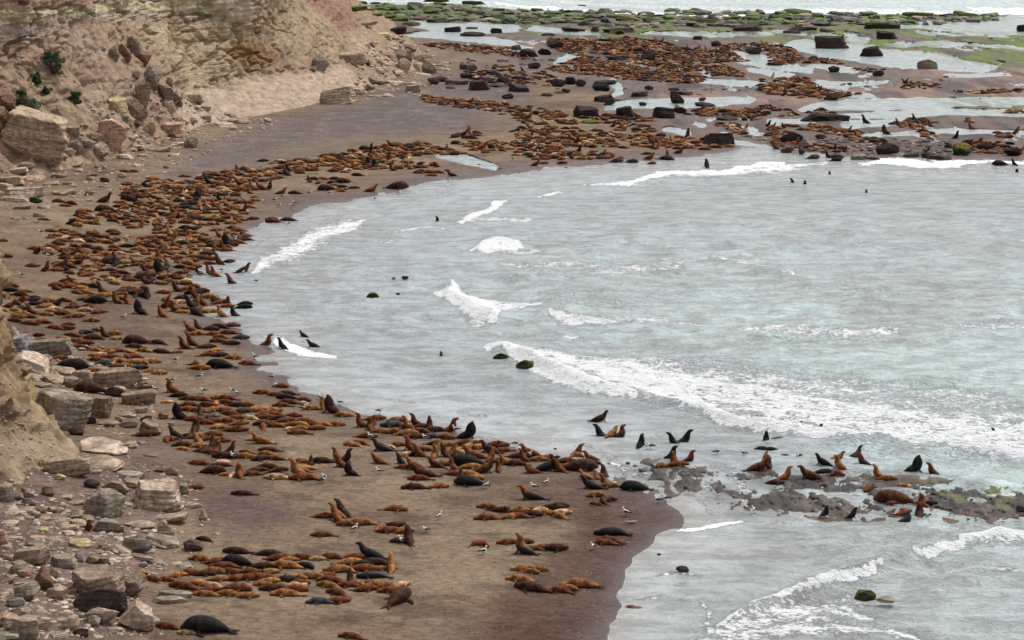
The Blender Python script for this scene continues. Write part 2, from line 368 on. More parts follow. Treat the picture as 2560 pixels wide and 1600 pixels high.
# --- ground colour
def mixv(c, d, f): return c*(1-f[..., None]) + np.array(d)*f[..., None]
C = np.zeros(PX.shape + (3,)) + np.array((.205, .150, .106))
nL = fbm(GX2*.09, GY2*.06, o=4, s=51); nM = fbm(GX2*.5, GY2*.25, o=4, s=52)
C = mixv(C, (.235, .180, .125), sstep(.0, .45, nL))
C = mixv(C, (.085, .058, .044), sstep(.12, .42, fbm(GX2*.35+GY2*.12, GY2*.55, o=4, s=55, g=.62))*.55)
C = mixv(C, (.105, .078, .064), sstep(.05, .5, -nL)*.6)
grav = soft_poly(PX, PY, [(380,450),(560,345),(700,300),(850,262),(1000,225),(1150,175),(1300,200),(1350,260),(1180,262),(1300,300),(1150,330),(900,360),(700,410),(450,450)], 25)
C = mixv(C, (.142, .118, .112), grav*.85)
C = mixv(C, (.21, .19, .185), grav*sstep(.1, .5, nM)*.5)
C = mixv(C, (.18, .145, .11), soft_poly(PX, PY, [(520,430),(760,350),(1020,325),(1150,330),(950,365),(700,400)], 12)*.7)
purp = soft_poly(PX, PY, [(480,1230),(600,1225),(720,1260),(760,1300),(640,1330),(500,1320)], 30)
C = mixv(C, (.115, .082, .078), purp*.8)
lowr = soft_poly(PX, PY, [(1180,1220),(1560,1190),(1740,1300),(1500,1600),(1100,1750),(1250,1500),(1400,1400),(1430,1300)], 60)
C = mixv(C, (.098, .054, .042), lowr*(.65+.35*sstep(-.3, .3, nM)))
wetb = np.exp(-(dsh_m+.6*nM)/(1.3+1.3*sstep(1100, 1350, PY)))*(~inbay)
C = mixv(C, (.070, .044, .038), np.clip(wetb, 0, 1)*.85)
# flats
brownf = flatzone
C = mixv(C, (.130, .098, .082), brownf*.85)
pink = np.maximum(soft_poly(PX, PY, [(1650,228),(1950,232),(2250,215),(2700,205),(2700,240),(2200,256),(1900,262),(1650,250)], 8), soft_poly(PX, PY, [(2280,162),(2560,170),(2700,200),(2400,200),(2250,185)], 8))
pink = np.maximum(pink, soft_poly(PX, PY, [(1280,90),(1400,110),(1340,150),(1240,130)], 8)*.5)
C = mixv(C, (.30, .19, .15), pink*.8*(.5+.5*sstep(-.3, .4, nM)))
C = mixv(C, (.05, .038, .036), flatzone*sstep(-.05, .35, fbm(GX2*.25, GY2*.045, o=5, s=61, g=.65))*.75)
gmix = algae*sstep(-.35, .25, fbm(GX2*.3, GY2*.07, o=4, s=62))
C = mixv(C, (.125, .185, .018), gmix*.97)
C = mixv(C, (.035, .045, .015), algae*sstep(.1, .5, fbm(GX2*.5, GY2*.12, o=3, s=63))*.8)
rr_ = fbm(GX2*1.6, GY2*.8, o=3, s=64)
rc = np.where((rr_ > .1)[..., None], np.array((.105, .085, .070)), np.array((.042, .036, .034)))
C = C*(1-reef2[..., None]) + rc*reef2[..., None]
C = mixv(C, (.13, .14, .045), reef2*soft_poly(PX, PY, [(2300,1205),(2500,1200),(2640,1240),(2500,1270),(2330,1250)], 12)*sstep(-.2, .3, rr_))
aps = np.clip(ap*.5, 0, 1)
C = mixv(C, (.17, .125, .105), aps*.8)
C = mixv(C, (.11, .078, .068), aps*sstep(0, .4, fbm(GX2*.4, GY2*.4, o=3, s=71))*.7)
drya = 1 - np.clip(np.maximum(np.exp(-dsh_m/1.0)*.8, flatzone*.30), 0, 1)
drya = drya*(1-reef2) + .55*reef2
CC = np.concatenate([C, drya[..., None]], -1).reshape(-1, 4)
peb = np.clip(.08 + .55*grav + .5*aps + .25*np.clip(ap2*.3, 0, 1) + .35*np.exp(-((dsh_m-1.2)/1.2)**2)*(~inbay), 0, 1)*(1-flatzone*.7)
me = new_mesh('beach', np.stack([GX2.ravel(), GY2.ravel(), Z.ravel()], 1), grid_faces(*PX.shape)[:, ::-1])
set_col(me, 'col', CC); a_ = me.attributes.new('peb', 'FLOAT', 'POINT'); a_.data.foreach_set('value', peb.ravel().astype(np.float32))
beach = add('beach', me, MG); tag(beach, kind='structure')

# ------------------------------------------------------------------ sea
FOAM = [ # strength, [(x, y, half thickness)]
 (.64,[(628,680,6),(680,652,18),(730,628,24),(790,592,26),(850,570,20),(915,549,4)]),
 (1.1,[(1143,556,3),(1165,549,6),(1200,536,9),(1240,516,6),(1270,508,2)]),(.62,[(1170,556,3),(1240,550,6),(1330,548,4)]),
 (.8,[(985,584,1),(1030,577,4),(1075,572,3),(1120,577,1)]),(.6,[(955,606,2),(975,600,2)]),
 (1.15,[(1182,624,4),(1215,616,13),(1250,606,11),(1300,612,5)]),(.6,[(1250,622,4),(1310,626,5),(1365,624,2)]),
 (1.2,[(1096,728,5),(1125,735,18),(1165,760,20),(1200,780,20),(1240,790,10)]),(.7,[(1180,770,9),(1260,772,10),(1360,765,3)]),
 (1.1,[(1130,706,4),(1140,720,8)]),(.75,[(1245,818,2),(1262,822,4)]),
 (1.0,[(1372,782,4),(1400,794,9),(1440,808,7)]),(.62,[(1420,800,8),(1520,812,9),(1640,810,8),(1760,812,4)]),(.95,[(1412,836,4),(1430,842,4),(1462,840,1)]),
 (1.25,[(1222,872,6),(1262,862,12),(1300,890,15),(1350,915,18),(1400,940,18),(1450,955,15),(1510,972,12),(1580,992,6)]),
 (.92,[(1290,868,7),(1380,885,12),(1500,925,24),(1600,950,28),(1700,970,30)]),
 (.66,[(1450,905,20),(1650,950,50),(1850,990,55),(2050,1030,55),(2250,1060,55),(2450,1090,50),(2650,1120,45)]),
 (.52,[(1600,920,14),(1900,940,25),(2200,975,30),(2500,1010,34)]),
 (1.1,[(1735,1000,4),(1762,1025,8),(1800,1046,10),(1850,1063,9),(1920,1076,8),(2000,1086,7),(2110,1094,6),(2190,1094,3)]),
 (.85,[(2180,1088,4),(2300,1112,6),(2420,1128,6),(2560,1148,6),(2700,1160,5)]),(1.0,[(2535,1058,5),(2600,1060,8)]),
 (.9,[(1640,975,10),(1720,1000,14),(1780,1030,10)]),
 (.55,[(1250,660,3),(1330,668,7),(1420,660,8),(1520,664,3)]),(.58,[(1470,690,4),(1600,682,8),(1700,672,9),(1780,650,9),(1870,662,10),(1980,686,5)]),(.5,[(1640,648,4),(1780,640,8),(1860,640,6)]),
 (1.05,[(1465,466,1),(1520,462,4),(1580,455,6),(1630,442,6),(1660,434,5),(1720,434,4),(1800,430,4),(1900,416,5),(1960,408,4)]),(.62,[(1700,440,6),(1820,434,8),(1960,420,9),(2060,406,6)]),
 (.8,[(1345,496,2),(1375,490,4),(1405,484,3)]),(1.0,[(2150,412,2),(2210,404,5),(2280,408,6),(2350,412,7),(2420,406,5),(2500,404,3)]),(.8,[(2480,402,3),(2600,406,5)]),
 (.6,[(1825,822,4),(1900,830,9),(2000,836,9),(2120,842,9),(2240,838,4)]),(.55,[(2380,828,3),(2460,820,7),(2600,820,9)]),(.4,[(2050,846,5),(2300,858,4)]),
 (1.1,[(690,850,9),(715,864,10),(750,878,9),(790,890,6),(842,897,3)]),(.5,[(640,835,2),(700,845,5)]),
 (.95,[(1795,1570,5),(1860,1535,5),(1960,1490,5),(2050,1458,5),(2120,1445,6),(2200,1424,4)]),(.6,[(1800,1580,12),(1900,1552,30),(2020,1520,36),(2120,1530,22),(2180,1560,12)]),
 (.62,[(1800,1600,16),(2000,1580,16),(2150,1592,12),(2300,1596,5)]),(.95,[(2280,1400,3),(2330,1394,6),(2400,1378,5)]),(1.0,[(2400,1372,7),(2460,1362,11),(2560,1352,14),(2700,1345,12)]),
 (.7,[(2440,1424,2),(2500,1440,3),(2555,1446,2)]),(.55,[(1748,1500,4),(1770,1530,10),(1764,1560,7),(1775,1580,12),(1750,1610,14)]),(.45,[(1560,1500,3),(1650,1492,6),(1720,1500,4)]),
 (.85,[(1690,1326,2),(1740,1322,4),(1800,1314,5),(1860,1304,2)]),(.62,[(1925,1302,3),(1990,1306,2),(2080,1298,3)]),(.5,[(1640,1442,3),(1720,1435,6),(1760,1440,3)]),(.5,[(1690,1465,3),(1720,1462,6)]),
 (.95,[(1240,8,3),(1320,18,5),(1500,32,5),(1700,40,5),(1850,38,6),(2000,28,6),(2150,28,5),(2350,34,4),(2600,34,5)]),(1.05,[(2420,20,3),(2500,26,6),(2640,30,8)]),(.55,[(1350,0,6),(1600,16,8),(1900,22,8),(2300,24,6)]),
 (.6,[(860,4,3),(1100,6,4),(1260,6,5)]),(.5,[(1700,-6,4),(2100,2,5)]),(.5,[(2100,250,3),(2250,245,6),(2400,240,4)]),
 (.45,[(600,700,3),(640,706,4)]),(.4,[(900,990,3),(1050,1010,4)]),(.42,[(1560,1180,12),(1750,1215,18),(1950,1270,16)])]
foam = np.zeros(PX.shape)
wxy = 11*vnoise(GX*.35, GY*.25, s=81)+6*vnoise(GX*1.1, GY*.7, s=82)+4*vnoise(GX*3, GY*2, s=83)
for k_, pts in FOAM: foam = np.maximum(foam, (k_ if k_ > .9 else k_*1.22)*stroke(PX + wxy*.8, PY + wxy*.4, pts))
# thin swash edge along the waterline
wash = sum(np.exp(-((dsh_m - o_ - .8*fbm(GX*.12, GY*.1, o=3, s=85+i_))/w_)**2) for i_, (o_, w_) in enumerate(((1.4, .35), (3.6, .45))))*(PY < 1290)
foam = np.maximum(foam, wash*inbay*np.clip(.75*fbm(GX*.07, GY*.07, o=2, s=87)+.30, 0, .62))
fld = soft_poly(PX, PY, [(1270,868),(1420,880),(1700,905),(2000,925),(2300,965),(2700,1000),(2700,1150),(2300,1108),(1950,1082),(1800,1050),(1650,1000),(1450,950)], 16)
foam = np.maximum(foam, fld*(.66+.30*fbm(GX*.10, GY*.12, o=3, s=88)))
fld = soft_poly(PX, PY, [(1800,1572),(1960,1495),(2130,1455),(2180,1500),(2150,1560),(2300,1600),(1780,1610)], 14)
foam = np.maximum(foam, fld*(.60+.35*fbm(GX*.25, GY*.25, o=3, s=89)))
foam = np.maximum(foam, inbay*sstep(2, 10, dsh_m)*(.20+.42*fbm(GX*.09, GY*.14, o=3, s=90)))
edge = np.exp(-((dsh - 4)/4.0)**2)*inbay*np.clip(.25+1.0*vnoise(GX*.12, GY*.12, s=84), 0, .6)
foam = np.maximum(foam, edge)
CREST = [(.75,26,[(1143,560),(1200,538),(1250,515),(1330,500),(1405,487),(1465,464),(1580,452),(1660,432),(1850,424),(1960,408)]),(.35,12,[(955,604),(1030,580),(1120,574)]),
 (.6,30,[(1122,700),(1125,735),(1190,775),(1262,800)]),(.6,22,[(1182,622),(1215,612),(1300,605)]),(.85,24,[(1222,865),(1300,885),(1400,935),(1500,970),(1640,1000)]),
 (.6,18,[(1640,1000),(1762,1025),(1850,1060),(2000,1082),(2190,1094),(2400,1122),(2650,1155)]),(.75,22,[(1795,1568),(1960,1488),(2120,1440),(2280,1398),(2400,1372),(2600,1345)]),
 (.5,22,[(1470,690),(1650,682),(1780,655),(1980,690)]),(.35,18,[(690,848),(760,875),(850,898),(1010,915)]),(.45,26,[(1370,780),(1450,806),(1700,815)]),(.4,24,[(1900,800),(2200,840),(2560,860)]),
 (.4,22,[(2050,560),(2250,530),(2450,510)]),(.35,20,[(1500,600),(1700,560),(2000,500),(2300,490)]),(.4,28,[(2100,740),(2350,770),(2600,790)]),(.3,20,[(1300,700),(1420,730),(1600,735)]),(.45,22,[(2350,1450),(2480,1430),(2620,1420)])]
ZW = np.zeros(PX.shape)
deep = sstep(.5, 9, dsh_m)*inbay + sea_far*1.0
for hgt, sg, pts in CREST:
    d, T = pl_dist(PX, PY, pts)
    tap = np.clip(np.minimum(T, len(pts)-1-T)*1.5+.25, 0, 1)
    ZW += hgt*.8*np.exp(-(d/(sg*(.55 if hgt > .45 else 1.0)))**2)*tap
ZW += deep*(.55*(.35-np.abs(fbm(GX*.035+GY*.03, GY*.085, o=3, s=91))*1.6) + .34*(.3-np.abs(fbm(GX*.10-GY*.04, GY*.20, o=3, s=94))*1.4) + .30*fbm(GX*.36, GY*.55, o=4, s=92, g=.6)) + .05*deep*vnoise(GX*1.3, GY*1.9, s=93)
ZW *= np.clip(deep*1.2, 0, 1)
wr = inbay | sea_far
calm = np.where(inbay, 1-sstep(0, 5, dsh_m), 1.0)*(~sea_far)
calm = np.maximum(calm*.8, reef2*.6)
TQ = np.array((.63, .765, .74)); GRY = np.array((.44, .445, .465)); LAV = np.array((.50, .535, .565))
shx = 1 - sstep(2, 22, dsh_m)
CW = np.zeros(PX.shape + (3,)) + TQ
CW = CW*(1-shx[..., None]*.85) + GRY*shx[..., None]*.85
lv = soft_poly(PX, PY, [(500,500),(1100,430),(1900,390),(1500,480),(1150,540),(1050,650),(1100,900),(1300,1050),(900,1050),(600,850)], 90)
CW = CW*(1-lv[..., None]*.75) + LAV*lv[..., None]*.75
bt = sstep(1180, 1350, PY)
CW = CW*(1-bt[..., None]*.55) + np.array((.50, .52, .515))*bt[..., None]*.55
flw = (~inbay) & (~sea_far)
CW = np.where(flw[..., None], np.array((.42, .47, .47)), CW)
shal = np.exp(-dsh_m/1.1)*inbay*(1-reef2); CW = CW*(1-.6*shal[..., None]) + np.array((.24, .21, .185))*.6*shal[..., None]
am = algae*sstep(-.12, .14, fbm(GX*.45, GY*.06, o=5, s=97, g=.7))*flw
CW = CW*(1-.85*am[..., None]) + np.array((.11, .16, .03))*.85*am[..., None]
sandy = sstep(.15, .55, fbm(GX*.06, GY*.05, o=3, s=95))*deep
CW = CW*(1-sandy[..., None]*.35) + np.array((.42, .40, .37))*sandy[..., None]*.35
CW = CW*(1-(reef2*(.28+.5*np.clip(fbm(GX*.8, GY*.5, o=4, s=36), -.3, .6)))[..., None])
WX, WY = GX, GY
me = new_mesh('sea', np.stack([WX.ravel(), WY.ravel(), ZW.ravel()], 1), grid_faces(*PX.shape)[:, ::-1])
set_col(me, 'col', np.clip(CW, 0, 1).reshape(-1, 3))
for nm, v_ in (('foam', foam), ('calm', calm)):
    a_ = me.attributes.new(nm, 'FLOAT', 'POINT'); a_.data.foreach_set('value', v_.ravel().astype(np.float32))
sea = add('sea', me, MW); tag(sea, kind='structure')

# ------------------------------------------------------------------ cliffs: stations of (px, py, slope) from toe to rim, turned into real distances
def station(pts, z0=.9):
    out = []
    (px, py), D0, z = pts[0][:2], None, z0
    x, y, _ = G(px, py, z0); D0 = float(y); out.append((float(x), float(y), z0))
    for (px, py, sl) in pts[1:]:
        b = (800.0-py)/FPX; k = (ct+b*st)/-( -st+b*ct)      # distance per metre of height below the camera
        tn = math.tan(R_(sl))
        dz = (k*(CAMH-z)-D0)/(k+1/tn); dz = max(dz, -.5)
        z += dz; D0 = k*(CAMH-z)
        a = (px-1280.0)/FPX; t = D0/(ct+b*st)
        out.append((a*t, D0, z))
    return out
def catmull(P, n, axis):
    P = np.moveaxis(P, axis, 0); m = len(P)
    u = np.linspace(0, m-1, n); i = np.clip(np.floor(u).astype(int), 0, m-2); f = (u-i)[:, None, None]
    g = lambda j: P[np.clip(j, 0, m-1)]
    p0, p1, p2, p3 = g(i-1), g(i), g(i+1), g(i+2)
    # gentle tension keeps the breaks of slope crisp
    m1, m2 = (p2-p0)*.35, (p3-p1)*.35
    r = (2*f**3-3*f**2+1)*p1 + (f**3-2*f**2+f)*m1 + (-2*f**3+3*f**2)*p2 + (f**3-f**2)*m2
    return np.moveaxis(r, 0, axis)
def cliff(name, stations, nu, nv, amp, paint, seed, z0=.9):
    P = np.array([station(s, z0) for s in stations])           # (S, K, 3)
    top = P[:, -1].copy(); back = top.copy(); d = back[:, :2]/np.linalg.norm(back[:, :2], axis=1)[:, None]
    back[:, :2] += d*60; back[:, 2] += 1.5
    toe = P[:, 0].copy(); toe[:, :2] -= d*2.5; toe[:, 2] -= 1.6
    P = np.concatenate([toe[:, None], P, back[:, None]], 1)
    Q = catmull(catmull(P, nu, 0), nv, 1)
    du = np.gradient(Q, axis=0); dv = np.gradient(Q, axis=1)
    N = np.cross(dv, du); N /= np.linalg.norm(N, axis=2, keepdims=True)+1e-9
    N *= np.sign(-(N[..., 1:2]))*1.0
    x, y, z = Q[..., 0], Q[..., 1], Q[..., 2]
    px, py = proj(x, y, z)
    Cc, lay, rough = paint(px, py, x, y, z)
    disp = amp*(1.1*fbm(x*.16, y*.16, z*.25, 4, seed) + .45*fbm(x*.7, y*.7, z*.8, 4, seed+5, .6))*rough
    ledge = fbm(x*.06, y*.06, z*.62, 4, seed+9, .65)
    disp = disp + lay*amp*.75*np.round(ledge*3)/3.0
    disp = disp + lay*amp*.12*fbm(x*.15, y*.15, z*4, 2, seed+12)
    rg = np.abs(fbm(x*.10, y*.10, z*.28, 4, seed+21, .6)); disp = disp - amp*(.45+1.0*np.clip(lay*1.3, 0, 1))*np.clip(.09-rg, 0, 1)/.09*rough
    gul = np.abs(fbm(x*.28, y*.28, z*.05, 3, seed+14)); disp = disp - amp*.9*(.25-gul).clip(0)*2*(1-lay*.5)
    fade = np.clip((z-.2)/2.0, 0, 1)
    Q = Q + N*(disp*fade)[..., None]
    me = new_mesh(name, Q.reshape(-1, 3), grid_faces(nu, nv))
    set_col(me, 'col', np.clip(Cc*1.04, 0, 1).reshape(-1, 3)); a_ = me.attributes.new('lay', 'FLOAT', 'POINT'); a_.data.foreach_set('value', lay.ravel().astype(np.float32))
    return add(name, me, MC)
A_ST = [
 [(-700,760),(-700,560,35),(-700,380,38),(-700,160,42),(-700,40,70),(-700,-120,70)],
 [(-250,560),(-250,420,35),(-250,300,38),(-250,130,42),(-250,40,72),(-250,-120,70)],
 [(0,455),(0,340,30),(0,240,38),(0,112,40),(0,48,76),(0,-120,70)],
 [(90,440),(80,310,32),(70,200,38),(66,118,40),(66,46,78),(66,-120,70)],
 [(190,420),(180,290,33),(160,180,38),(140,95,40),(140,40,76),(140,-120,70)],
 [(310,392),(290,285,33),(260,180,38),(225,60,39),(220,28,72),(220,-120,70)],
 [(420,352),(400,255,36),(350,160,40),(300,62,46),(290,22,72),(290,-120,70)],
 [(490,318),(470,225,22),(430,150,52),(400,70,60),(390,24,70),(390,-120,68)],
 [(560,300),(545,218,12),(525,165,62),(510,100,56),(505,45,66),(505,-120,66)],
 [(650,286),(640,192,12),(630,158,66),(636,80,58),(640,52,80),(640,-120,66)],
 [(740,268),(720,185,12),(700,128,55),(690,60,52),(690,10,60),(690,-120,58)],
 [(830,245),(800,165,15),(770,112,42),(735,50,46),(720,0,48),(715,-120,50)],
 [(900,222),(860,150,18),(820,100,38),(780,45,42),(755,-5,43),(735,-120,46)],
 [(990,190),(950,130,24),(890,85,36),(845,38,38),(806,-10,40),(765,-120,42)],
 [(1060,152),(1000,102,24),(935,62,34),(888,24,38),(842,-24,40),(795,-120,40)],
 [(1010,84),(960,58,24),(915,30,34),(872,-2,38),(838,-40,40),(800,-120,40)],
 [(930,26),(905,12,24),(872,-6,34),(846,-25,38),(815,-50,40),(785,-120,40)],
 [(800,-20),(790,-30,24),(775,-45,34),(762,-55,38),(750,-75,40),(730,-120,40)]]
def paintA(px, py, x, y, z):
    n1 = fbm(x*.12, y*.12, z*.2, 4, 101); n2 = fbm(x*.5, y*.5, z*.6, 4, 102); n3 = fbm(x*.05, y*.05, z*1.4, 3, 103)
    px = px + 8*n2; py = py + 5*n1
    C = np.zeros(px.shape+(3,)) + np.array((.30, .222, .155))
    C = mixv(C, (.22, .13, .10), sstep(-.1, .4, n1)*soft_poly(px, py, [(-900,60),(130,110),(300,60),(420,280),(330,420),(-900,800)], 20)*.8)
    C = mixv(C, (.34, .255, .19), soft_poly(px, py, [(70,130),(150,80),(230,70),(300,150),(240,160),(130,130)], 15)*.8)
    C = mixv(C, (.35, .27, .205), soft_poly(px, py, [(250,170),(340,180),(400,280),(300,320),(200,260)], 25)*.6)
    ol = soft_poly(px, py, [(-900,25),(200,20),(330,-5),(640,-20),(640,30),(540,30),(420,30),(300,28),(210,42),(-900,65)], 6)
    C = mixv(C, (.52, .48, .32), ol*.95)
    C = mixv(C, (.62, .58, .45), ol*sstep(0, .4, n2)*.6)
    gy = soft_poly(px, py, [(-900,60),(100,52),(215,42),(180,72),(100,98),(50,108),(-900,130)], 6)
    C = mixv(C, (.36, .29, .24), gy*.95)
    gy2 = soft_poly(px, py, [(215,30),(300,28),(420,32),(540,30),(620,40),(520,48),(400,50),(290,55),(230,50)], 5)
    C = mixv(C, (.40, .36, .29), gy2*.8)
    rd = soft_poly(px, py, [(-900,-200),(400,-200),(340,-8),(200,14),(-900,20)], 6)
    C = mixv(C, (.40, .27, .20), rd*.95)
    ocl = soft_poly(px, py, [(310,50),(640,40),(700,100),(640,200),(480,215),(400,130),(350,90)], 22)
    C = mixv(C, (.40, .325, .215), ocl*.85)
    C = mixv(C, (.25, .14, .065), soft_poly(px, py, [(590,100),(640,95),(690,130),(695,165),(610,165),(560,130)], 12)*.9)
    C = mixv(C, (.25, .15, .07), ocl*sstep(.15, .4, n1)*.6)
    C = mixv(C, (.68, .60, .48), soft_poly(px, py, [(560,-10),(635,-10),(640,35),(600,50),(565,30)], 6)*.8)
    rt = soft_poly(px, py, [(640,-30),(720,-30),(900,80),(1000,140),(860,150),(740,130),(680,100)], 20)
    C = mixv(C, (.35, .275, .18), rt*.8)
    C = mixv(C, (.27, .15, .115), soft_poly(px, py, [(780,-30),(860,10),(900,60),(860,80),(810,40),(770,0)], 10)*.85)
    C = mixv(C, (.24, .14, .08), rt*sstep(.1, .4, n2)*.5)
    plat = soft_poly(px, py, [(470,215),(560,208),(700,185),(850,165),(920,200),(900,240),(720,275),(560,305),(480,320),(420,330)], 10)
    C = mixv(C, (.43, .345, .27), plat*.85)
    C = mixv(C, (.46, .345, .27), plat*sstep(.1, .5, n1)*.5)
    C = mixv(C, (.46, .34, .27), soft_poly(px, py, [(880,80),(960,130),(1050,150),(1060,175),(960,160),(900,120)], 10)*.6)
    C = mixv(C, (.20, .13, .10), sstep(.35, .6, n2)*.5*(1-plat))
    lay = np.clip(.15 + ol*.7 + gy*.5 + gy2*.8 + rd*.8 + ocl*.28 + plat*.45 + soft_poly(px, py, [(400,150),(560,160),(560,215),(440,215)], 10)*.7, 0, 1)
    rough = np.clip(1 - plat*.75, .2, 1)
    return C, lay, rough
cliffA = cliff('cliff', A_ST, 760, 420, .95, paintA, 201); tag(cliffA, kind='structure')
B_ST = [
 [(-420,1700),(-470,1450,35),(-500,1200,50),(-520,850,68),(-540,500,72)],
 [(-260,1500),(-290,1300,35),(-300,1120,50),(-300,850,68),(-300,560,74)],
 [(-60,1340),(-70,1210,33),(-75,1090,50),(-75,900,70),(-70,660,76)],
 [(50,1275),(20,1185,31),(-15,1085,48),(-30,925,70),(-40,700,80)],
 [(140,1235),(82,1155,31),(20,1062,48),(-16,930,70),(-24,715,80)],
 [(190,1178),(125,1110,31),(58,1040,48),(5,930,68),(-10,722,80)],
 [(180,1128),(130,1080,31),(62,1015,46),(6,905,66),(-12,716,80)],
 [(120,1060),(70,1010,31),(30,950,46),(0,860,66),(-20,716,80)],
 [(-40,960),(-70,920,31),(-90,880,46),(-110,820,66),(-130,700,80)]]
def paintB(px, py, x, y, z):
    n1 = fbm(x*.2, y*.2, z*.3, 4, 111); n2 = fbm(x*.8, y*.8, z*.9, 4, 112)
    C = np.zeros(px.shape+(3,)) + np.array((.27, .20, .115))
    C = mixv(C, (.17, .105, .068), sstep(-.05, .3, n1)*.85)
    C = mixv(C, (.36, .29, .18), sstep(.1, .35, fbm(x*.9, y*.9, z*.5, 4, 115))*.6)
    C = mixv(C, (.30, .235, .165), sstep(1000, 1120, py + 20*n1)*.8)
    C = mixv(C, (.20, .13, .09), sstep(.25, .5, n2)*.6)
    lay = np.clip(.25 + .2*sstep(1000, 900, py), 0, 1)
    return C, lay, np.ones(px.shape)*.8
cliffB = cliff('near_cliff', B_ST, 340, 340, .75, paintB, 301, z0=1.2); tag(cliffB, kind='structure')

# ------------------------------------------------------------------ finding where a sight line meets the ground
bpy.context.view_layer.update()
def bvh(o):
    me = o.data; n = len(me.vertices); V = np.zeros(n*3, np.float32); me.vertices.foreach_get('co', V)
    F = np.zeros(len(me.polygons)*4, np.int32); me.loops.foreach_get('vertex_index', F)
    return BVHTree.FromPolygons(V.reshape(-1, 3).tolist(), F.reshape(-1, 4).tolist())
TREES = [bvh(beach), bvh(cliffA), bvh(cliffB)]
CAMP = Vector((0, 0, CAMH))
def hit(px, py, water=True):
    d = pdir(px, py); best = None
    for t in TREES:
        loc, nrm, i, dist = t.ray_cast(CAMP, d)
        if loc is not None and (best is None or dist < best[1]): best = (loc, dist, nrm)
    if best is None: x, y, z = G(px, py, 0); return Vector((float(x), float(y), 0)), Vector((0, 0, 1))
    loc, dist, nrm = best
    if water and loc.z < 0: x, y, z = G(px, py, 0); return Vector((float(x), float(y), 0)), Vector((0, 0, 1))
    if nrm.z < 0: nrm = -nrm
    return loc, nrm
def down(x, y):
    b = None
    for t in TREES:
        loc, nrm, i, dist = t.ray_cast(Vector((x, y, 60)), Vector((0, 0, -1)))
        if loc is not None and (b is None or loc.z > b): b = loc.z
    return 0 if b is None else b

exec_parts = []
# ------------------------------------------------------------------ sea lions
def loft(sp, n=14, per=4):
    """sp rows: x y z ry rz ; returns verts, faces of a closed tapering body following the spine"""
    sp = np.array(sp, float); m = len(sp); u = np.linspace(0, m-1, (m-1)*per+1)
    i = np.clip(np.floor(u).astype(int), 0, m-2); f = (u-i)[:, None]; g = lambda j: sp[np.clip(j, 0, m-1)]
    p0, p1, p2, p3 = g(i-1), g(i), g(i+1), g(i+2); m1, m2 = (p2-p0)/2, (p3-p1)/2
    Q = (2*f**3-3*f**2+1)*p1+(f**3-2*f**2+f)*m1+(-2*f**3+3*f**2)*p2+(f**3-f**2)*m2
    c = Q[:, :3]; T = np.gradient(c, axis=0); T /= np.linalg.norm(T, axis=1, keepdims=True)+1e-9
    side = np.cross(np.array([0, 0, 1.0]), T); bad = np.linalg.norm(side, axis=1) < .15
    side[bad] = (0, 1, 0); side /= np.linalg.norm(side, axis=1, keepdims=True); up = np.cross(T, side)
    a = np.linspace(0, 2*np.pi, n, endpoint=False)
    V = (c[:, None] + side[:, None]*np.cos(a)[None, :, None]*np.abs(Q[:, 3])[:, None, None] + up[:, None]*np.sin(a)[None, :, None]*np.abs(Q[:, 4])[:, None, None]).reshape(-1, 3)
    F = []
    L = len(c)
    for k in range(L-1):
        for j in range(n): F.append((k*n+j, k*n+(j+1) % n, (k+1)*n+(j+1) % n, (k+1)*n+j))
    F.append(tuple(range(n))[::-1]); F.append(tuple((L-1)*n+j for j in range(n)))
    return V, F
def union(parts, vox, name, deci=None, smooth=2):
    V = []; F = []; o = 0
    for v, f in parts:
        V.append(v); F += [tuple(i+o for i in q) for q in f]; o += len(v)
    me = new_mesh('tmp', np.concatenate(V), F); ob = bpy.data.objects.new('tmp', me); COL.objects.link(ob)
    r = ob.modifiers.new('r', 'REMESH'); r.mode = 'VOXEL'; r.voxel_size = vox; r.use_smooth_shade = True
    s = ob.modifiers.new('s', 'SMOOTH'); s.iterations = min(smooth, 1); s.factor = .5
    if deci: d = ob.modifiers.new('d', 'DECIMATE'); d.ratio = deci
    dg = bpy.context.evaluated_depsgraph_get(); e = ob.evaluated_get(dg); me2 = bpy.data.meshes.new_from_object(e)
    bpy.data.objects.remove(ob); me2.name = name
    return me2
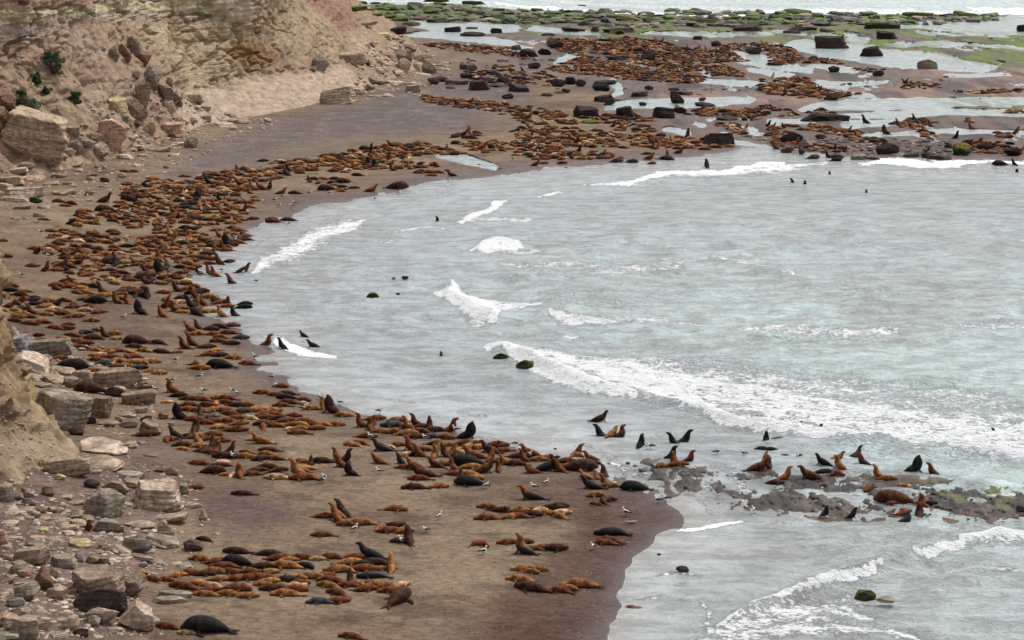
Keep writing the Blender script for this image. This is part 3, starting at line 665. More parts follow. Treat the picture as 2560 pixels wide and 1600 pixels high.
def body(kind, var):
    rr = random.Random(hash((ord(kind), var)) & 0xffff)
    bend = (0, .16, -.16, .3)[var % 4]
    fl = []; tip = []
    def flip(a, b, c_, w=.10, t=.028):
        fl.append(loft([(*a, w*.8, t*1.5), (*b, w, t), (*c_, w*.35, t*.7)], 8, 3)); tip.append((b, c_))
    if kind in 'LC':
        if kind == 'C': bend = .75*(1 if var % 2 else -1)
        x = np.array([-1.0, -.85, -.6, -.2, .2, .5, .7, .82, .93, 1.0])
        z = np.array([.04, .06, .115, .185, .205, .19, .165, .155, .135, .11]); ry = np.array([.04, .10, .19, .25, .265, .235, .155, .145, .115, .06]); rz = np.array([.03, .06, .13, .195, .208, .19, .14, .13, .095, .055])
        y = bend*((x)**2) * (.6 if kind == 'L' else .9) + (.10*np.sin(x*3.1) if var % 3 == 1 else 0)
        xx = x*(1 if kind == 'L' else .80)
        sp = list(zip(xx, y, z, ry, rz)); main = loft(sp)
        yc = float(np.interp(.25, x, y)); sc = 1 if kind == 'L' else .8
        flip((.32*sc, yc+.16, .15), (.22*sc, yc+.42, .05), (.02*sc, yc+.62, .03))
        if var == 5: flip((.3*sc, yc-.12, .35), (.26*sc, yc-.14, .44), (.12*sc, yc-.12, .52), .10)
        else: flip((.32*sc, yc-.16, .15), (.2*sc, yc-.42, .05), (.0, yc-.62, .03))
        ye = float(y[0]); flip((-.88*sc, ye+.03, .07), (-1.05*sc, ye+.12, .045), (-1.26*sc, ye+.2, .03), .07); flip((-.88*sc, ye-.03, .07), (-1.05*sc, ye-.10, .045), (-1.26*sc, ye-.17, .03), .07)
    elif kind == 'H':
        sp = [(-1.0, bend*.9, .05, .03, .02), (-.82, bend*.6, .09, .1, .07), (-.5, bend*.25, .19, .2, .18), (-.1, 0, .29, .28, .27), (.22, 0, .38, .27, .28), (.42, 0, .55, .20, .21), (.52, 0, .73, .155, .16), (.60, 0, .86, .135, .13), (.70, 0, .90, .115, .105), (.82, 0, .885, .07, .065), (.89, 0, .87, .045, .04)]
        main = loft(sp)
        for s in (1, -1): flip((.30, .17*s, .32), (.42, .33*s, .10), (.52, .48*s, .03)); flip((-.88, bend*.7+.04*s, .07), (-1.05, bend*.95+.12*s, .045), (-1.25, bend+.2*s, .03), .07)
    elif kind == 'S':
        lean = (0, .10, -.08, .05)[var % 4]
        sp = [(-.90, bend*.8, .05, .03, .02), (-.76, bend*.6, .08, .10, .07), (-.52, bend*.25, .17, .20, .17), (-.22, 0, .26, .27, .26), (.0, 0, .40, .275, .27), (.09, 0, .60, .26, .25), (.12+lean*.4, 0, .78, .21, .20), (.14+lean*.8, 0, .92, .165, .16), (.19+lean, 0, 1.02, .155, .15), (.30+lean*1.1, 0, 1.09, .125, .115), (.41+lean*1.2, 0, 1.13, .085, .07), (.48+lean*1.2, 0, 1.15, .055, .05)]
        main = loft(sp)
        for s in (1, -1): flip((.06, .18*s, .35), (.16, .32*s, .10), (.26, .44*s, .03)); flip((-.78, bend*.65+.04*s, .07), (-.92, bend*.8+.12*s, .045), (-1.08, bend+.2*s, .03), .07)
    elif kind == 'M':
        sp = [(-1.25, bend*.5, .07, .04, .03), (-1.05, bend*.4, .14, .15, .12), (-.7, 0, .28, .29, .27), (-.3, 0, .38, .38, .37), (.0, 0, .56, .42, .44), (.10, 0, .85, .40, .46), (.13, 0, 1.10, .35, .43), (.16, 0, 1.33, .28, .34), (.20, 0, 1.50, .20, .22), (.26, 0, 1.62, .12, .12), (.31, 0, 1.70, .06, .06)]
        main = loft(sp)
        for s in (1, -1): flip((.05, .28*s, .45), (.22, .5*s, .12), (.36, .66*s, .04), .14, .04); flip((-1.1, .05*s, .1), (-1.3, .18*s, .06), (-1.55, .28*s, .04), .1)
    elif kind == 'N':
        x = np.array([-1.3, -1.1, -.75, -.25, .25, .6, .85, 1.02, 1.18, 1.26])
        z = np.array([.07, .12, .22, .33, .37, .36, .31, .26, .21, .18]); ry = np.array([.04, .12, .24, .38, .42, .40, .32, .23, .13, .07]); rz = np.array([.03, .10, .21, .33, .37, .36, .30, .22, .13, .07])
        y = bend*.6*x**2
        main = loft(list(zip(x, y, z, ry, rz)))
        for s in (1, -1): flip((.4, .26*s, .2), (.25, .6*s, .07), (.0, .84*s, .04), .15, .04); flip((-1.15, float(y[0])+.05*s, .1), (-1.4, float(y[0])+.16*s, .06), (-1.66, float(y[0])+.26*s, .04), .1)
    return main, fl, tip
PROTO = {}; LOW = {}
def get_proto(kind, var):
    key = (kind, var)
    if key not in PROTO:
        main, fl, tip = body(kind, var); me = union([main]+fl, .028, 'sea_lion_body')
        n = len(me.vertices); V = np.zeros(n*3, np.float32); me.vertices.foreach_get('co', V); V = V.reshape(-1, 3)
        f = np.zeros(n)
        for b, c in tip:
            b, c = np.array(b), np.array(c); ab = c-b; t = np.clip(((V-b)@ab)/(ab@ab), 0, 1)
            f = np.maximum(f, np.clip(1.4-np.linalg.norm(V-(b+t[:, None]*ab), axis=1)/.13, 0, 1))
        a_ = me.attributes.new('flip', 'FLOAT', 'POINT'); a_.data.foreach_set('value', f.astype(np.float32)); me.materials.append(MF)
        PROTO[key] = me
    return PROTO[key]
def get_low(kind, var):
    key = (kind, var)
    if key not in LOW:
        main, fl, tip = body(kind, var); me = union([main]+fl, .05, 'low', .16, 1)
        me.calc_loop_triangles(); n = len(me.vertices); V = np.zeros(n*3, np.float32); me.vertices.foreach_get('co', V)
        T = np.zeros(len(me.loop_triangles)*3, np.int32); me.loop_triangles.foreach_get('vertices', T)
        LOW[key] = (V.reshape(-1, 3).copy(), T.reshape(-1, 3).copy()); bpy.data.meshes.remove(me)
    return LOW[key]
SCOL = {'r': (.140, .046, .016), 't': (.25, .112, .038), 'd': (.046, .021, .013), 'k': (.014, .011, .011), 'g': (.055, .055, .060), 'b': (.40, .27, .15), 'o': (.070, .026, .011)}
SEALS = []      # px, py, pose, heading, colour letter, wet, scale
def RS(x0, y0, txt, dflt=1.0):
    for e in txt.split():
        p = e.split(','); X, Y = float(p[0]), float(p[1]); pose = p[2]; hd = p[3] if len(p) > 3 and p[3] else None
        col = p[4] if len(p) > 4 and p[4] else random.choice('rrtro'); sc = float(p[5]) if len(p) > 5 else dflt
        h = float(hd) if hd else random.choice((0, 180)) + random.uniform(-28, 28)
        if not hd and random.random() < .15: h = random.uniform(0, 360)
        SEALS.append([x0+X/3.78, y0+Y/3.78, pose, h + random.uniform(-6, 6), col[0], 0.0 if 'w' in col else 1.0, sc*random.uniform(.94, 1.06)])
RS(0,1200,"2300,140,L,180,d 1830,85,L,20,r,.8 840,480,S,-60,r,.8 1940,570,L,160,o,.65 2240,690,L,180,d,1.05 1900,755,L,175,t,.9 2040,790,L,0,r,.9 2240,800,N,180,k,.75 2120,830,L,180,r 2040,880,L,178,t 2190,885,C,180,r,.8 2340,875,L,0,r,.9 1820,890,L,175,r 1920,900,L,0,d,.8 1310,900,L,10,t,.6 1430,945,L,-35,r,.8 1560,950,L,-30,r,.8 1660,915,L,20,t,.8 2060,950,L,0,t,.8 2215,950,C,0,r,.8 2280,935,L,-30,t,.7 2380,940,L,180,r 1740,1020,L,165,r,1.1 1880,985,L,-20,t,.7 2000,1005,L,160,b,.8 2230,1040,L,-20,r,1.15 1960,1055,L,10,r,.9 1950,1090,L,180,t,.9 2150,1085,L,-10,t,.9 2330,1110,L,0,t,.85 1590,1400,L,150,r,.9 1780,1455,L,170,b,.72 1950,1430,N,180,k,1.0")
RS(640,1200,"1500,80,L,180,d 1720,70,L,0,t,.8 2020,45,N,180,kw,.8 630,355,L,0,r,.8 750,350,S,170,t,.95 810,330,S,150,d,1.0 770,390,H,120,r,.95 860,430,L,180,r,.8 1000,420,L,180,t,1.1 1310,285,L,0,t,1.05 1170,460,L,-110,t,.8 1310,440,C,0,o,.8 1270,490,L,180,r,.9 1390,500,L,0,r,.7 1440,590,S,110,d,1.05 1370,585,L,180,d,.7 640,530,L,170,r,.95 1080,735,H,170,k,1.1 110,710,L,0,d 210,755,L,0,r 290,765,L,20,t,.8 450,745,L,180,r,.9 590,755,L,180,b,.6 720,740,L,170,r,.9 930,745,L,0,r 1130,795,L,165,d,1.1 870,795,L,0,t 1000,805,L,0,d,.8 290,825,L,175,t,1.15 50,830,L,0,d 460,820,L,-45,k,.9 40,895,L,0,r,.8 120,880,L,10,t,.7 790,865,L,180,t,1.1 1010,855,L,0,r 1160,850,L,0,t,.8 1280,850,S,100,t,.95 1110,920,L,180,kw,1.15 70,940,L,180,r 310,955,L,180,d,.9 390,930,L,0,t,.7 540,925,L,170,t,1.1 640,915,L,0,r,.7 720,965,L,170,r 110,970,L,0,t,.9 80,1000,L,180,t,.8 180,1035,L,180,o,1.0 270,1010,L,160,b,.6 340,1010,L,20,b,.6 400,985,L,0,r,.8 370,1045,L,-10,r,.9 430,1025,L,60,b,.7 290,1090,L,175,t,1.0 690,1010,L,150,t,.9 780,1080,L,140,r,.9 880,1005,L,180,r,.8 960,990,L,-50,t,.9 1060,995,C,-90,r,.9 890,960,S,100,d,.6 1030,1045,L,0,r,.9 1190,1020,L,180,t,1.15 1370,1000,L,20,b,.7 1290,1060,L,180,r,1.0 1350,1150,N,65,d,.95 610,1160,L,180,g,.9 760,1155,L,0,r,.9 910,1490,L,160,r,.85 2200,265,L,180,r,.9 2330,300,L,-20,d 2190,370,L,180,r,1.0 2400,360,L,0,t,.8 2110,610,C,0,r,.8 2390,600,L,180,r,.9")
RS(1280,1200,"180,180,H,175,rw,1.05 750,80,H,165,kw,1.05 930,65,L,180,t,1.0 870,50,S,150,r,.8 1160,90,N,180,kw,.72 800,155,L,180,t,.8 870,205,C,60,d,.85 800,235,L,160,r,.55 40,305,L,0,t 140,290,L,0,r,.8 250,305,L,10,b,.7 370,275,L,0,d,1.1 440,250,L,0,d,.8 340,320,L,180,t,.8 460,320,L,0,b,.8 440,350,L,140,t,.9 180,335,L,0,d,.9 50,355,L,180,r 940,515,L,180,k,1.15 930,580,L,160,r,1.0 880,605,L,175,r,1.05 100,600,L,0,r,.8 90,690,S,160,tw,1.15 200,660,L,180,r,.8 270,650,L,0,r,.8 390,660,L,0,d,1.05 130,850,L,180,t 240,850,L,0,t,.8 180,875,L,-15,t,.6 80,950,L,165,t,1.0 190,1040,L,158,d,1.25 640,1005,L,180,t,1.3 520,1035,L,-15,t,.7 460,1055,L,165,r,.85")
RS(1920,1200,"950,95,L,-130,r,.8 1260,70,C,-80,t,.7 1190,210,N,170,o,1.0 1190,225,L,180,r,.6 1460,230,S,120,r,.9 1520,235,L,0,kw,.7 1290,325,C,60,r,.8 1310,390,S,10,gw,1.0 1430,325,S,80,d,.95 545,335,S,20,k,.6 800,360,S,20,k,.6 60,40,L,0,d,.8")
RS(1920,800,"80,1140,L,0,kw,.9 140,1300,C,0,kw,.95 10,1240,L,0,k,.7 400,1500,H,165,o,1.05 520,1440,L,0,k,.9 520,1370,H,150,kw,.8 640,1460,C,0,r,.8 650,1330,H,0,t,.8 665,1400,S,140,tw,.85 850,1290,S,20,g,.75 890,1350,S,165,rw,.95 1400,1420,M,20,k,.78 1550,1440,S,150,rw,.85 1030,1490,S,150,t,.9 1110,1510,L,0,r,.95 180,1500,S,20,t,.95 490,1050,W,60,o,.7 90,1030,W,30,o,.7 2140,1060,W,150,k,.6 300,985,W,0,k,.4 5,1400,S,100,d,.8")
RS(1280,800,"830,960,H,10,dw,.85 830,1090,S,165,kw,.95 940,1100,H,40,tw,.8 1030,1100,S,20,rw,1.0 1220,1195,S,60,kw,.8 1520,1160,S,165,kw,.95 1640,1145,S,15,kw,.98 1510,1300,S,20,k,1.05 1680,1330,S,12,rw,1.0 1560,1375,L,0,r,1.0 1410,1390,L,180,t,.8 1530,1370,S,110,r,.8 620,1265,S,20,r,.95 610,1285,C,0,t,.75 760,1320,H,165,rw,1.0 170,1280,H,170,r,1.1 100,1330,S,150,r,.75 40,1370,L,180,d 180,1445,H,165,r,.8 320,1320,L,0,r,.8 330,1420,H,15,k,1.1 400,1400,S,140,k,.8 440,1430,S,150,r,.85 500,1345,L,0,r,.9 520,1400,L,0,r,.8 640,1415,N,0,d,1.0 740,1365,L,0,d,.9 2330,1420,H,15,o,1.05 2390,1350,S,60,t,.7 2400,1165,S,80,k,.7 2370,1230,L,180,k,.7 700,1500,H,160,t,.7 870,1470,S,120,d,.9 790,1500,S,140,t,.55 60,1300,L,0,r,1.0 270,1330,L,180,t,.8")
RS(640,800,"110,235,S,10,r,1.05 240,270,S,168,kw,.85 450,160,H,160,k,.6 540,258,H,172,kw,.8 1755,340,W,150,k,.6 230,635,L,0,r,.8 70,695,L,180,r 200,715,L,180,r 300,705,L,180,d 290,745,L,180,k,.9 310,790,L,180,o,1.0 250,815,L,180,r,.9 450,760,L,-30,r,.8 460,805,L,120,b,.8 540,845,L,180,t,1.0 700,870,M,150,d,.95 630,840,S,110,t,.8 840,910,L,180,t,.85 60,860,L,,t,.8 160,870,L,,t,.8 60,895,L,,r 180,900,L,,r,.9 340,915,L,0,r 80,930,L,,r 210,940,L,,d,.8 270,960,L,,r,.9 440,965,L,0,r 60,990,L,,d,.8 150,995,L,,o,.8 70,1020,L,,r 190,1010,L,,r,.8 320,1000,L,,r,.8 440,1000,L,,t,.8 310,1035,L,,b,.5 430,1035,L,,t,.8 560,1000,L,,r,.8 610,1000,L,180,t,1.1 750,995,L,0,t,.95 410,1075,L,175,r,1.1 560,1035,L,0,r,.9 980,1010,S,172,r,.85 1080,1035,S,100,r,.95 1110,990,S,80,r,.7 1120,945,L,0,r,1.0 1340,960,L,180,t,1.05 1300,1005,L,180,g,1.2 1430,1030,S,160,t,.85 1500,1000,S,172,r,.95 1560,1025,L,0,d,.9 1640,1025,S,100,o,.8 1850,1045,S,8,r,1.1 1150,1060,L,0,r,.7 1240,1070,C,30,t,.8 1330,1070,L,,r,.8 1420,1085,L,0,t,1.0 1380,1025,L,,o,.8 1560,1065,L,,r,.9 1530,1115,L,,o,.9 1660,1110,L,,g,.8 1780,1120,L,,r,.8 1700,1050,L,,d 2020,1115,M,8,k,.95 1040,1110,L,0,r,1.0 920,1190,L,150,t,.85 990,1175,L,150,r,.85 1190,1235,H,168,dw,1.1 1260,1210,C,0,b,.6 1350,1190,L,180,r,.9 1450,1230,S,140,r,1.0 1410,1285,C,20,b,.75 1490,1280,L,60,k,.7 1530,1285,S,165,r,.9 1570,1235,L,0,r,.8 1700,1180,L,,d 1790,1190,L,180,t 1990,1180,L,0,r,1.2 2110,1215,L,,t,.8 2260,1200,L,0,r,1.2 1690,1300,S,70,t,.8 1710,1225,S,60,t,.7 1780,1285,S,140,r,.8 1860,1285,S,50,r,.8 1940,1265,L,,b,.8 1990,1225,H,,b,.8 2060,1305,H,170,r,1.1 2220,1330,S,60,r,.9 2210,1250,H,160,d,1.0 2300,1345,L,0,r 2370,1365,H,165,t,.8 2330,1245,L,,r,.9 2000,1375,N,180,k,1.05 1700,1390,H,165,o,.9 1780,1375,L,,r,.9 1860,1415,S,150,r,.7 2020,1400,L,0,t,1.0 2150,1440,H,8,o,1.15 2290,1430,S,100,r,.7 1880,1465,L,0,r,1.0 2000,1465,L,,t 1940,1510,S,130,d,.7 2060,1505,L,,t,.8 1360,1355,S,150,k,.7 1410,1400,L,180,r,.9 1510,1410,H,165,t,1.05 1580,1480,H,172,o,1.25 1550,1510,L,180,r,1.0 1160,1355,H,150,r,.85 130,1240,L,180,o,1.0 110,1275,L,170,t,.7 60,1320,L,,d 190,1320,L,170,r,.8 450,1345,L,,t,.9 630,1345,L,180,d,1.1 760,1320,S,160,r,.8 790,1385,S,160,r,.85 860,1340,S,20,d,.95 880,1465,M,165,k,.72 480,1415,L,,t,.8 440,1440,L,,t,.7 520,1370,S,90,d,.6 130,1400,L,180,o,1.0 200,1430,L,,d 380,1480,S,168,t,1.2 200,1500,L,180,b,1.1 460,1505,L,170,r,1.2 20,1430,L,,d 50,1165,H,172,t,1.0")
RS(0,800,"130,15,L,,o 290,45,L,180,o 400,30,L,,r 520,85,L,180,r 610,90,L,0,o 640,50,L,,r,.8 860,15,L,0,t 780,130,C,60,k,.9 690,155,L,180,r 890,180,L,180,o 930,105,L,,r,.8 980,155,S,160,d,.9 1060,140,L,0,t,.9 1090,185,L,0,t,.7 250,150,L,,r,.8 340,155,L,0,d,.8 380,210,L,0,r 600,185,L,180,t,.9 700,210,L,0,r 800,230,L,0,r 740,270,L,0,o 1290,220,N,180,d,.95 1430,210,L,0,t,.7 1500,225,L,160,d,.9 1280,260,L,180,o 880,290,L,,t 960,280,L,,t,.8 1000,315,L,,t 1110,300,L,,r,.8 1220,310,L,,t,.8 1370,300,L,,t,.8 1530,310,L,165,d,.95 1670,310,L,0,t,.6 890,345,L,,t,.8 920,390,L,180,r 960,350,L,,t,.8 1080,365,L,,r,.9 1200,350,L,,r,.8 1270,355,L,,r,.8 970,420,L,20,g,1.0 1120,400,L,,t 1230,410,L,,t,.9 1100,450,L,0,r 1170,440,L,,t,.8 1310,460,L,0,g,.9 1330,415,L,,t,.8 1430,405,L,0,t,1.0 1420,490,C,60,t,.8 1500,510,L,0,t,.8 660,470,N,0,k,1.2 560,370,L,0,r,.8 870,490,L,,r,.8 1800,105,H,165,r,.9 1860,80,S,160,d,.8 1990,95,L,,o 2080,75,L,,k 2190,60,L,0,r,.95 1880,140,L,180,t 2030,145,L,,r,.8 2170,130,L,,r 2270,175,L,0,g 2090,170,L,,r,.9 2070,210,L,180,r 2180,230,L,0,d 1800,235,S,165,r,1.05 1730,270,S,168,o,1.1 1950,265,L,0,o 2040,295,L,,t,.8 1960,335,L,,r 2070,345,L,0,d 2190,365,L,0,t 2080,450,N,180,k,.95 1880,465,L,0,t,1.05 1850,420,C,60,r,.8 2350,420,L,180,r 1370,600,L,,t,.5 1390,660,L,0,o 1610,680,S,172,r,1.0 1680,725,L,0,k,.8 1220,795,L,150,t,.6 1320,770,L,150,b,.7 1290,800,L,150,t,.6 1570,785,L,0,b,.6 860,680,N,180,d,1.0 1680,930,M,160,k,.85 1800,755,L,180,o,1.1 1910,760,L,,r 2050,745,L,,t 2150,750,L,,r 1800,810,L,180,r 1940,815,L,,r,.9 2040,800,L,,t,.8 2110,790,L,,r,.8 2240,815,L,0,d 2310,815,L,,r,.9 1760,855,L,,r,.9 1880,870,L,,r 1990,865,L,40,t 2130,865,L,,r 2170,895,L,,r 1980,925,L,,g 1890,905,S,110,d,.7 2300,875,L,,d 2390,860,L,,t,.9 2240,935,L,,r 2360,935,L,,b,.9 1820,950,L,,r 1920,980,L,-20,r,1.0 2030,965,L,,r 2140,965,L,,r 2250,990,L,,t 1850,1050,S,80,o,1.0 2080,1025,L,180,t,.8 2220,1050,L,0,r,1.15 1390,1095,L,0,o,1.1 1580,1145,C,60,r,.85 1660,1110,H,140,k,.9 1770,1110,L,,d 1840,1120,L,,r 2000,1090,L,0,r 1940,1135,L,,r 2080,1150,L,0,r 1740,1195,L,180,o 1860,1200,L,,t,1.0 1880,1180,H,120,t,.9 1710,1225,L,-15,t,.65 1920,1245,L,20,d,1.05 1970,1260,L,0,r 2060,1250,S,60,r,.85 2010,1190,S,90,d,.7 2190,1250,S,20,o,.8 2130,1300,L,180,d,1.05 2300,1300,L,0,t 2340,1255,L,,t,.7 2395,1140,L,0,t,.7 1880,1365,L,180,r,.95 2010,1445,N,0,d,.75 2100,1380,L,,r,.8 2120,1470,L,,t,.6 2190,1480,L,,b,.6 2260,1480,S,110,r,.95 2390,1465,L,,r,.9")
# notable animals in the upper half (the rest of the far crowd is filled in below)
RS(0,400,"990,400,H,10,d,1.25 1100,405,C,0,t,.9 1960,225,S,165,k,1.3 1900,185,L,180,d,1.0 1870,380,M,60,k,1.0 2140,810,M,160,k,1.05 2100,850,S,160,o,1.0 2330,760,L,180,d,1.0 1500,1070,M,165,k,1.1 1090,1000,S,100,k,1.0 580,1020,H,20,o,1.1 1310,1450,M,150,k,1.0 1090,1350,S,150,r,1.05 1200,1350,S,110,r,1.1 1520,1480,S,150,r,1.0 1640,1430,S,170,r,1.1 1790,1390,S,165,k,1.1 1660,1240,S,165,o,1.0 1830,1300,S,165,r,1.0 2080,1480,S,165,tw,1.0 2210,1470,S,168,kw,1.1 1870,1075,S,150,r,.9 1970,1080,S,150,r,.9 2020,1100,S,160,r,1.0 2180,1165,S,168,rw,1.15 2300,1065,H,20,o,1.05 2060,985,S,165,o,1.0 2160,970,C,0,o,.9 1890,1250,L,0,o,1.1 2310,1370,L,0,k,.9 2300,1400,L,0,k,.9 900,1350,N,0,k,.9 1330,1290,L,0,d,1.2 300,1010,L,0,r 1500,930,S,160,r 680,420,L,160,o,1.0 560,400,L,180,r 620,440,L,180,r 800,490,L,180,t,1.2 420,570,L,180,r,.8 20,770,L,0,r,.8 40,920,L,0,o,1.0 1180,115,L,180,r 1750,160,L,180,r 1250,115,L,0,r")
RS(640,400,"130,280,S,20,d,1.1 50,280,H,170,r,1.1 240,320,H,10,r,1.0 370,320,L,180,d,1.1 1090,300,H,10,r,1.2 1335,270,N,0,d,1.25 160,590,N,180,o,.85 310,575,L,180,o,1.1 160,570,L,180,o 960,150,L,170,d,1.1 1120,70,M,100,k,1.0 1280,100,S,160,d,1.0 300,105,S,160,d,1.0 60,15,L,0,d 1720,575,W,170,k,1.1 920,270,L,0,o,1.0 840,120,L,180,t,.8")
RS(1280,0,"340,100,S,100,d,.9 1660,1300,S,60,k,1.3 1340,1400,S,120,o,1.1 1470,1480,S,120,o,.9 1580,1450,H,10,o,1.1 1300,1505,H,10,r,1.1 1270,1460,L,0,g 1450,1505,N,0,g,.9 1400,1290,N,0,g,.9 1240,1290,L,160,t,1.2 850,1290,L,0,r 420,1060,L,0,d 1080,1290,L,0,g 600,1170,H,120,o 240,1430,W,0,k,.01 560,1500,S,110,d,1.0 90,1430,L,0,k 1550,1005,C,-90,t,.9")
RS(1920,0,"910,1165,S,170,k,1.4 1100,1270,M,160,o,1.1 1380,1140,S,160,k,1.1 1530,1200,S,160,o,1.1 1780,1310,S,20,k,1.1 1910,1220,S,165,r,1.1 2010,1370,S,30,r,1.0 2350,1260,S,20,o,1.1 40,1210,H,20,r,1.0 140,1210,S,165,k,.9 60,1410,S,160,r,1.2 560,1490,S,160,k,1.0 430,1500,N,20,g,1.0 1490,1440,H,20,o,1.1 2200,1380,L,0,t,1.2 1020,1660,W,0,k,.01")
RS(1280,400,"1840,75,S,100,k,1.2 990,20,N,0,g,.9 1130,25,N,0,g,.9 1320,40,C,0,r,.9 220,55,H,20,o,1.0 290,35,L,0,t 470,35,L,0,r 1480,0,L,0,k")
RS(1920,400,"240,215,W,160,k,1.0 350,230,W,100,k,1.0 930,315,W,90,k,.9 580,135,W,60,k,.8 2350,115,W,60,k,1.0 2190,50,N,180,k,1.1 2320,50,S,150,k,.9 640,10,N,0,k,.8")
SEALS = [s for s in SEALS if s[6] > .1]
NHAND = len(SEALS)
CROWD = [] # x0,y0, poly, density, share of dark
def CP(x0, y0, dens, dark, *p): CROWD.append(([(x0+a/3.78, y0+b/3.78) for a, b in p], dens, dark))
# dark shares of the packs follow the photograph
CP(0,400,1.1,.12,(1110,240),(1420,165),(1740,215),(1990,110),(2419,85),(2419,470),(2400,600),(1900,620),(1700,590),(1620,690),(1180,650),(960,560),(940,470),(1140,440),(1160,330))
CP(0,400,.8,.15,(640,560),(780,500),(960,540),(960,640),(540,620)); CP(0,400,1.0,.12,(440,650),(760,660),(1150,690),(1260,740),(1150,800),(700,780),(340,760),(490,690))
CP(0,400,1.15,.1,(210,850),(500,780),(1100,830),(1400,720),(1650,640),(2260,640),(2420,720),(2280,800),(2150,860),(2060,900),(2100,960),(2000,1000),(1900,960),(1820,1060),(1830,1180),(1500,1190),(850,1160),(700,1100),(440,1050),(460,1000),(600,930),(320,890))
CP(0,400,.85,.12,(400,1200),(520,1150),(800,1140),(1250,1170),(1450,1250),(1830,1190),(1990,1260),(1450,1300),(900,1350),(640,1280)); CP(0,400,.95,.12,(0,1160),(160,1190),(270,1250),(290,1310),(700,1330),(900,1400),(1000,1400),(840,1500),(60,1510),(0,1400))
CP(0,400,1.0,.15,(1480,1330),(1760,1280),(2060,1310),(2350,1400),(2000,1400),(2030,1470),(1780,1470),(1580,1440))
CP(640,400,1.1,.12,(0,20),(440,0),(1100,0),(1700,30),(1720,100),(1600,80),(980,100),(850,120),(560,115),(480,110),(260,160),(230,200),(0,210)); CP(640,400,1,.15,(370,210),(580,150),(930,190),(930,230),(600,240)); CP(640,400,1,.15,(570,280),(700,230),(970,260),(960,290),(750,310)); CP(640,400,1.1,.1,(1440,120),(1480,95),(1880,100),(1870,155),(1640,155))
CP(640,0,1.15,.1,(540,1500),(1050,1400),(1290,1350),(1700,1350),(2220,1340),(2419,1350),(2419,1440),(2200,1440),(2000,1470),(1600,1460),(1560,1512),(540,1512)); CP(640,0,1,.15,(1760,1310),(2070,1240),(2210,1300),(1900,1320)); CP(640,0,1.1,.12,(1550,900),(1700,930),(1900,940),(2419,970),(2419,1110),(2180,1050),(1880,1020),(1580,960))
CP(640,0,1.1,.15,(1500,420),(1800,405),(2000,430),(2419,450),(2419,530),(1900,490)); CP(640,0,.6,.4,(1920,680),(2300,640),(2419,600),(2419,830),(2200,800),(1930,720))
CP(1280,0,1.2,.22,(340,360),(560,370),(850,380),(1080,350),(1400,390),(1600,450),(2000,470),(2110,510),(2230,580),(1990,600),(2200,700),(2190,735),(1880,720),(1740,650),(1840,740),(1750,800),(1340,770),(1000,750),(600,700),(280,660),(470,610),(620,540),(330,440))
CP(1280,0,.7,.4,(0,480),(230,530),(200,580),(0,550)); CP(1280,0,.6,.4,(0,680),(300,680),(480,760),(350,820),(0,790))
CP(1280,0,1.15,.1,(0,970),(380,1040),(600,1090),(620,1180),(450,1190),(150,1180),(0,1130)); CP(1280,0,1.0,.14,(0,1220),(630,1200),(1000,1260),(1400,1290),(2100,1330),(2080,1390),(1800,1420),(1300,1410),(860,1400),(500,1400),(300,1390),(0,1400)); CP(1280,0,.9,.14,(340,1420),(900,1440),(1050,1500),(200,1512)); CP(1280,0,.9,.1,(0,1330),(460,1400),(480,1500),(0,1480))
CP(1280,0,1.1,.15,(1610,1110),(1780,1010),(2200,1040),(2419,1000),(2419,1060),(2330,1150),(1900,1110)); CP(1280,0,1.1,.12,(1920,1180),(2060,1160),(2260,1200),(2240,1290),(2020,1240)); CP(1280,0,1.0,.15,(940,1200),(1150,1170),(1350,1200),(1330,1260),(990,1240)); CP(1280,0,1.0,.2,(650,1100),(980,1080),(1340,1120),(1320,1160),(900,1180),(650,1170))
CP(1280,0,1.0,.3,(1890,430),(2419,400),(2419,500),(2200,480),(2000,470)); CP(1280,0,1.0,.3,(2320,760),(2419,740),(2419,880),(2330,860))
CP(1920,0,1.15,.2,(0,440),(130,420),(270,480),(330,560),(560,545),(730,590),(700,610),(330,600),(100,620),(0,600)); CP(1920,0,1.15,.15,(0,740),(130,740),(360,740),(500,830),(640,870),(940,900),(640,930),(280,930),(0,900)); CP(1920,0,1.1,.15,(1270,770),(1380,770),(1670,810),(1660,850),(1270,850)); CP(1920,0,.8,.1,(1700,860),(2419,840),(2419,880),(1750,890))
CP(1920,0,1.1,.1,(70,1110),(300,1060),(520,1040),(740,1080),(300,1100)); CP(1920,0,1,.1,(0,1020),(280,1050),(0,1070)); CP(1920,0,1.15,.12,(0,1190),(200,1180),(480,1170),(880,1260),(860,1290),(1160,1330),(1150,1380),(1320,1390),(1060,1430),(800,1440),(620,1450),(350,1420),(100,1380),(0,1320))
CP(1920,0,1.1,.1,(1160,1170),(1380,1110),(1610,1150),(1560,1200),(1290,1240)); CP(1920,0,1.1,.1,(1390,1260),(1470,1240),(1620,1280),(1480,1310)); CP(1920,0,1.1,.1,(1680,1160),(1900,1140),(1990,1210),(1780,1180)); CP(1920,0,1,.35,(1780,1360),(1930,1320),(2100,1340),(2260,1350),(2419,1400),(2419,1470),(1700,1440)); CP(1920,0,1,.1,(2090,1240),(2350,1260),(2340,1310),(2200,1300)); CP(1920,0,.9,.3,(2090,1060),(2419,1040),(2419,1080)); CP(1920,0,1,.2,(800,640),(1130,650),(1000,690),(850,670))
rc_ = random.Random(5)
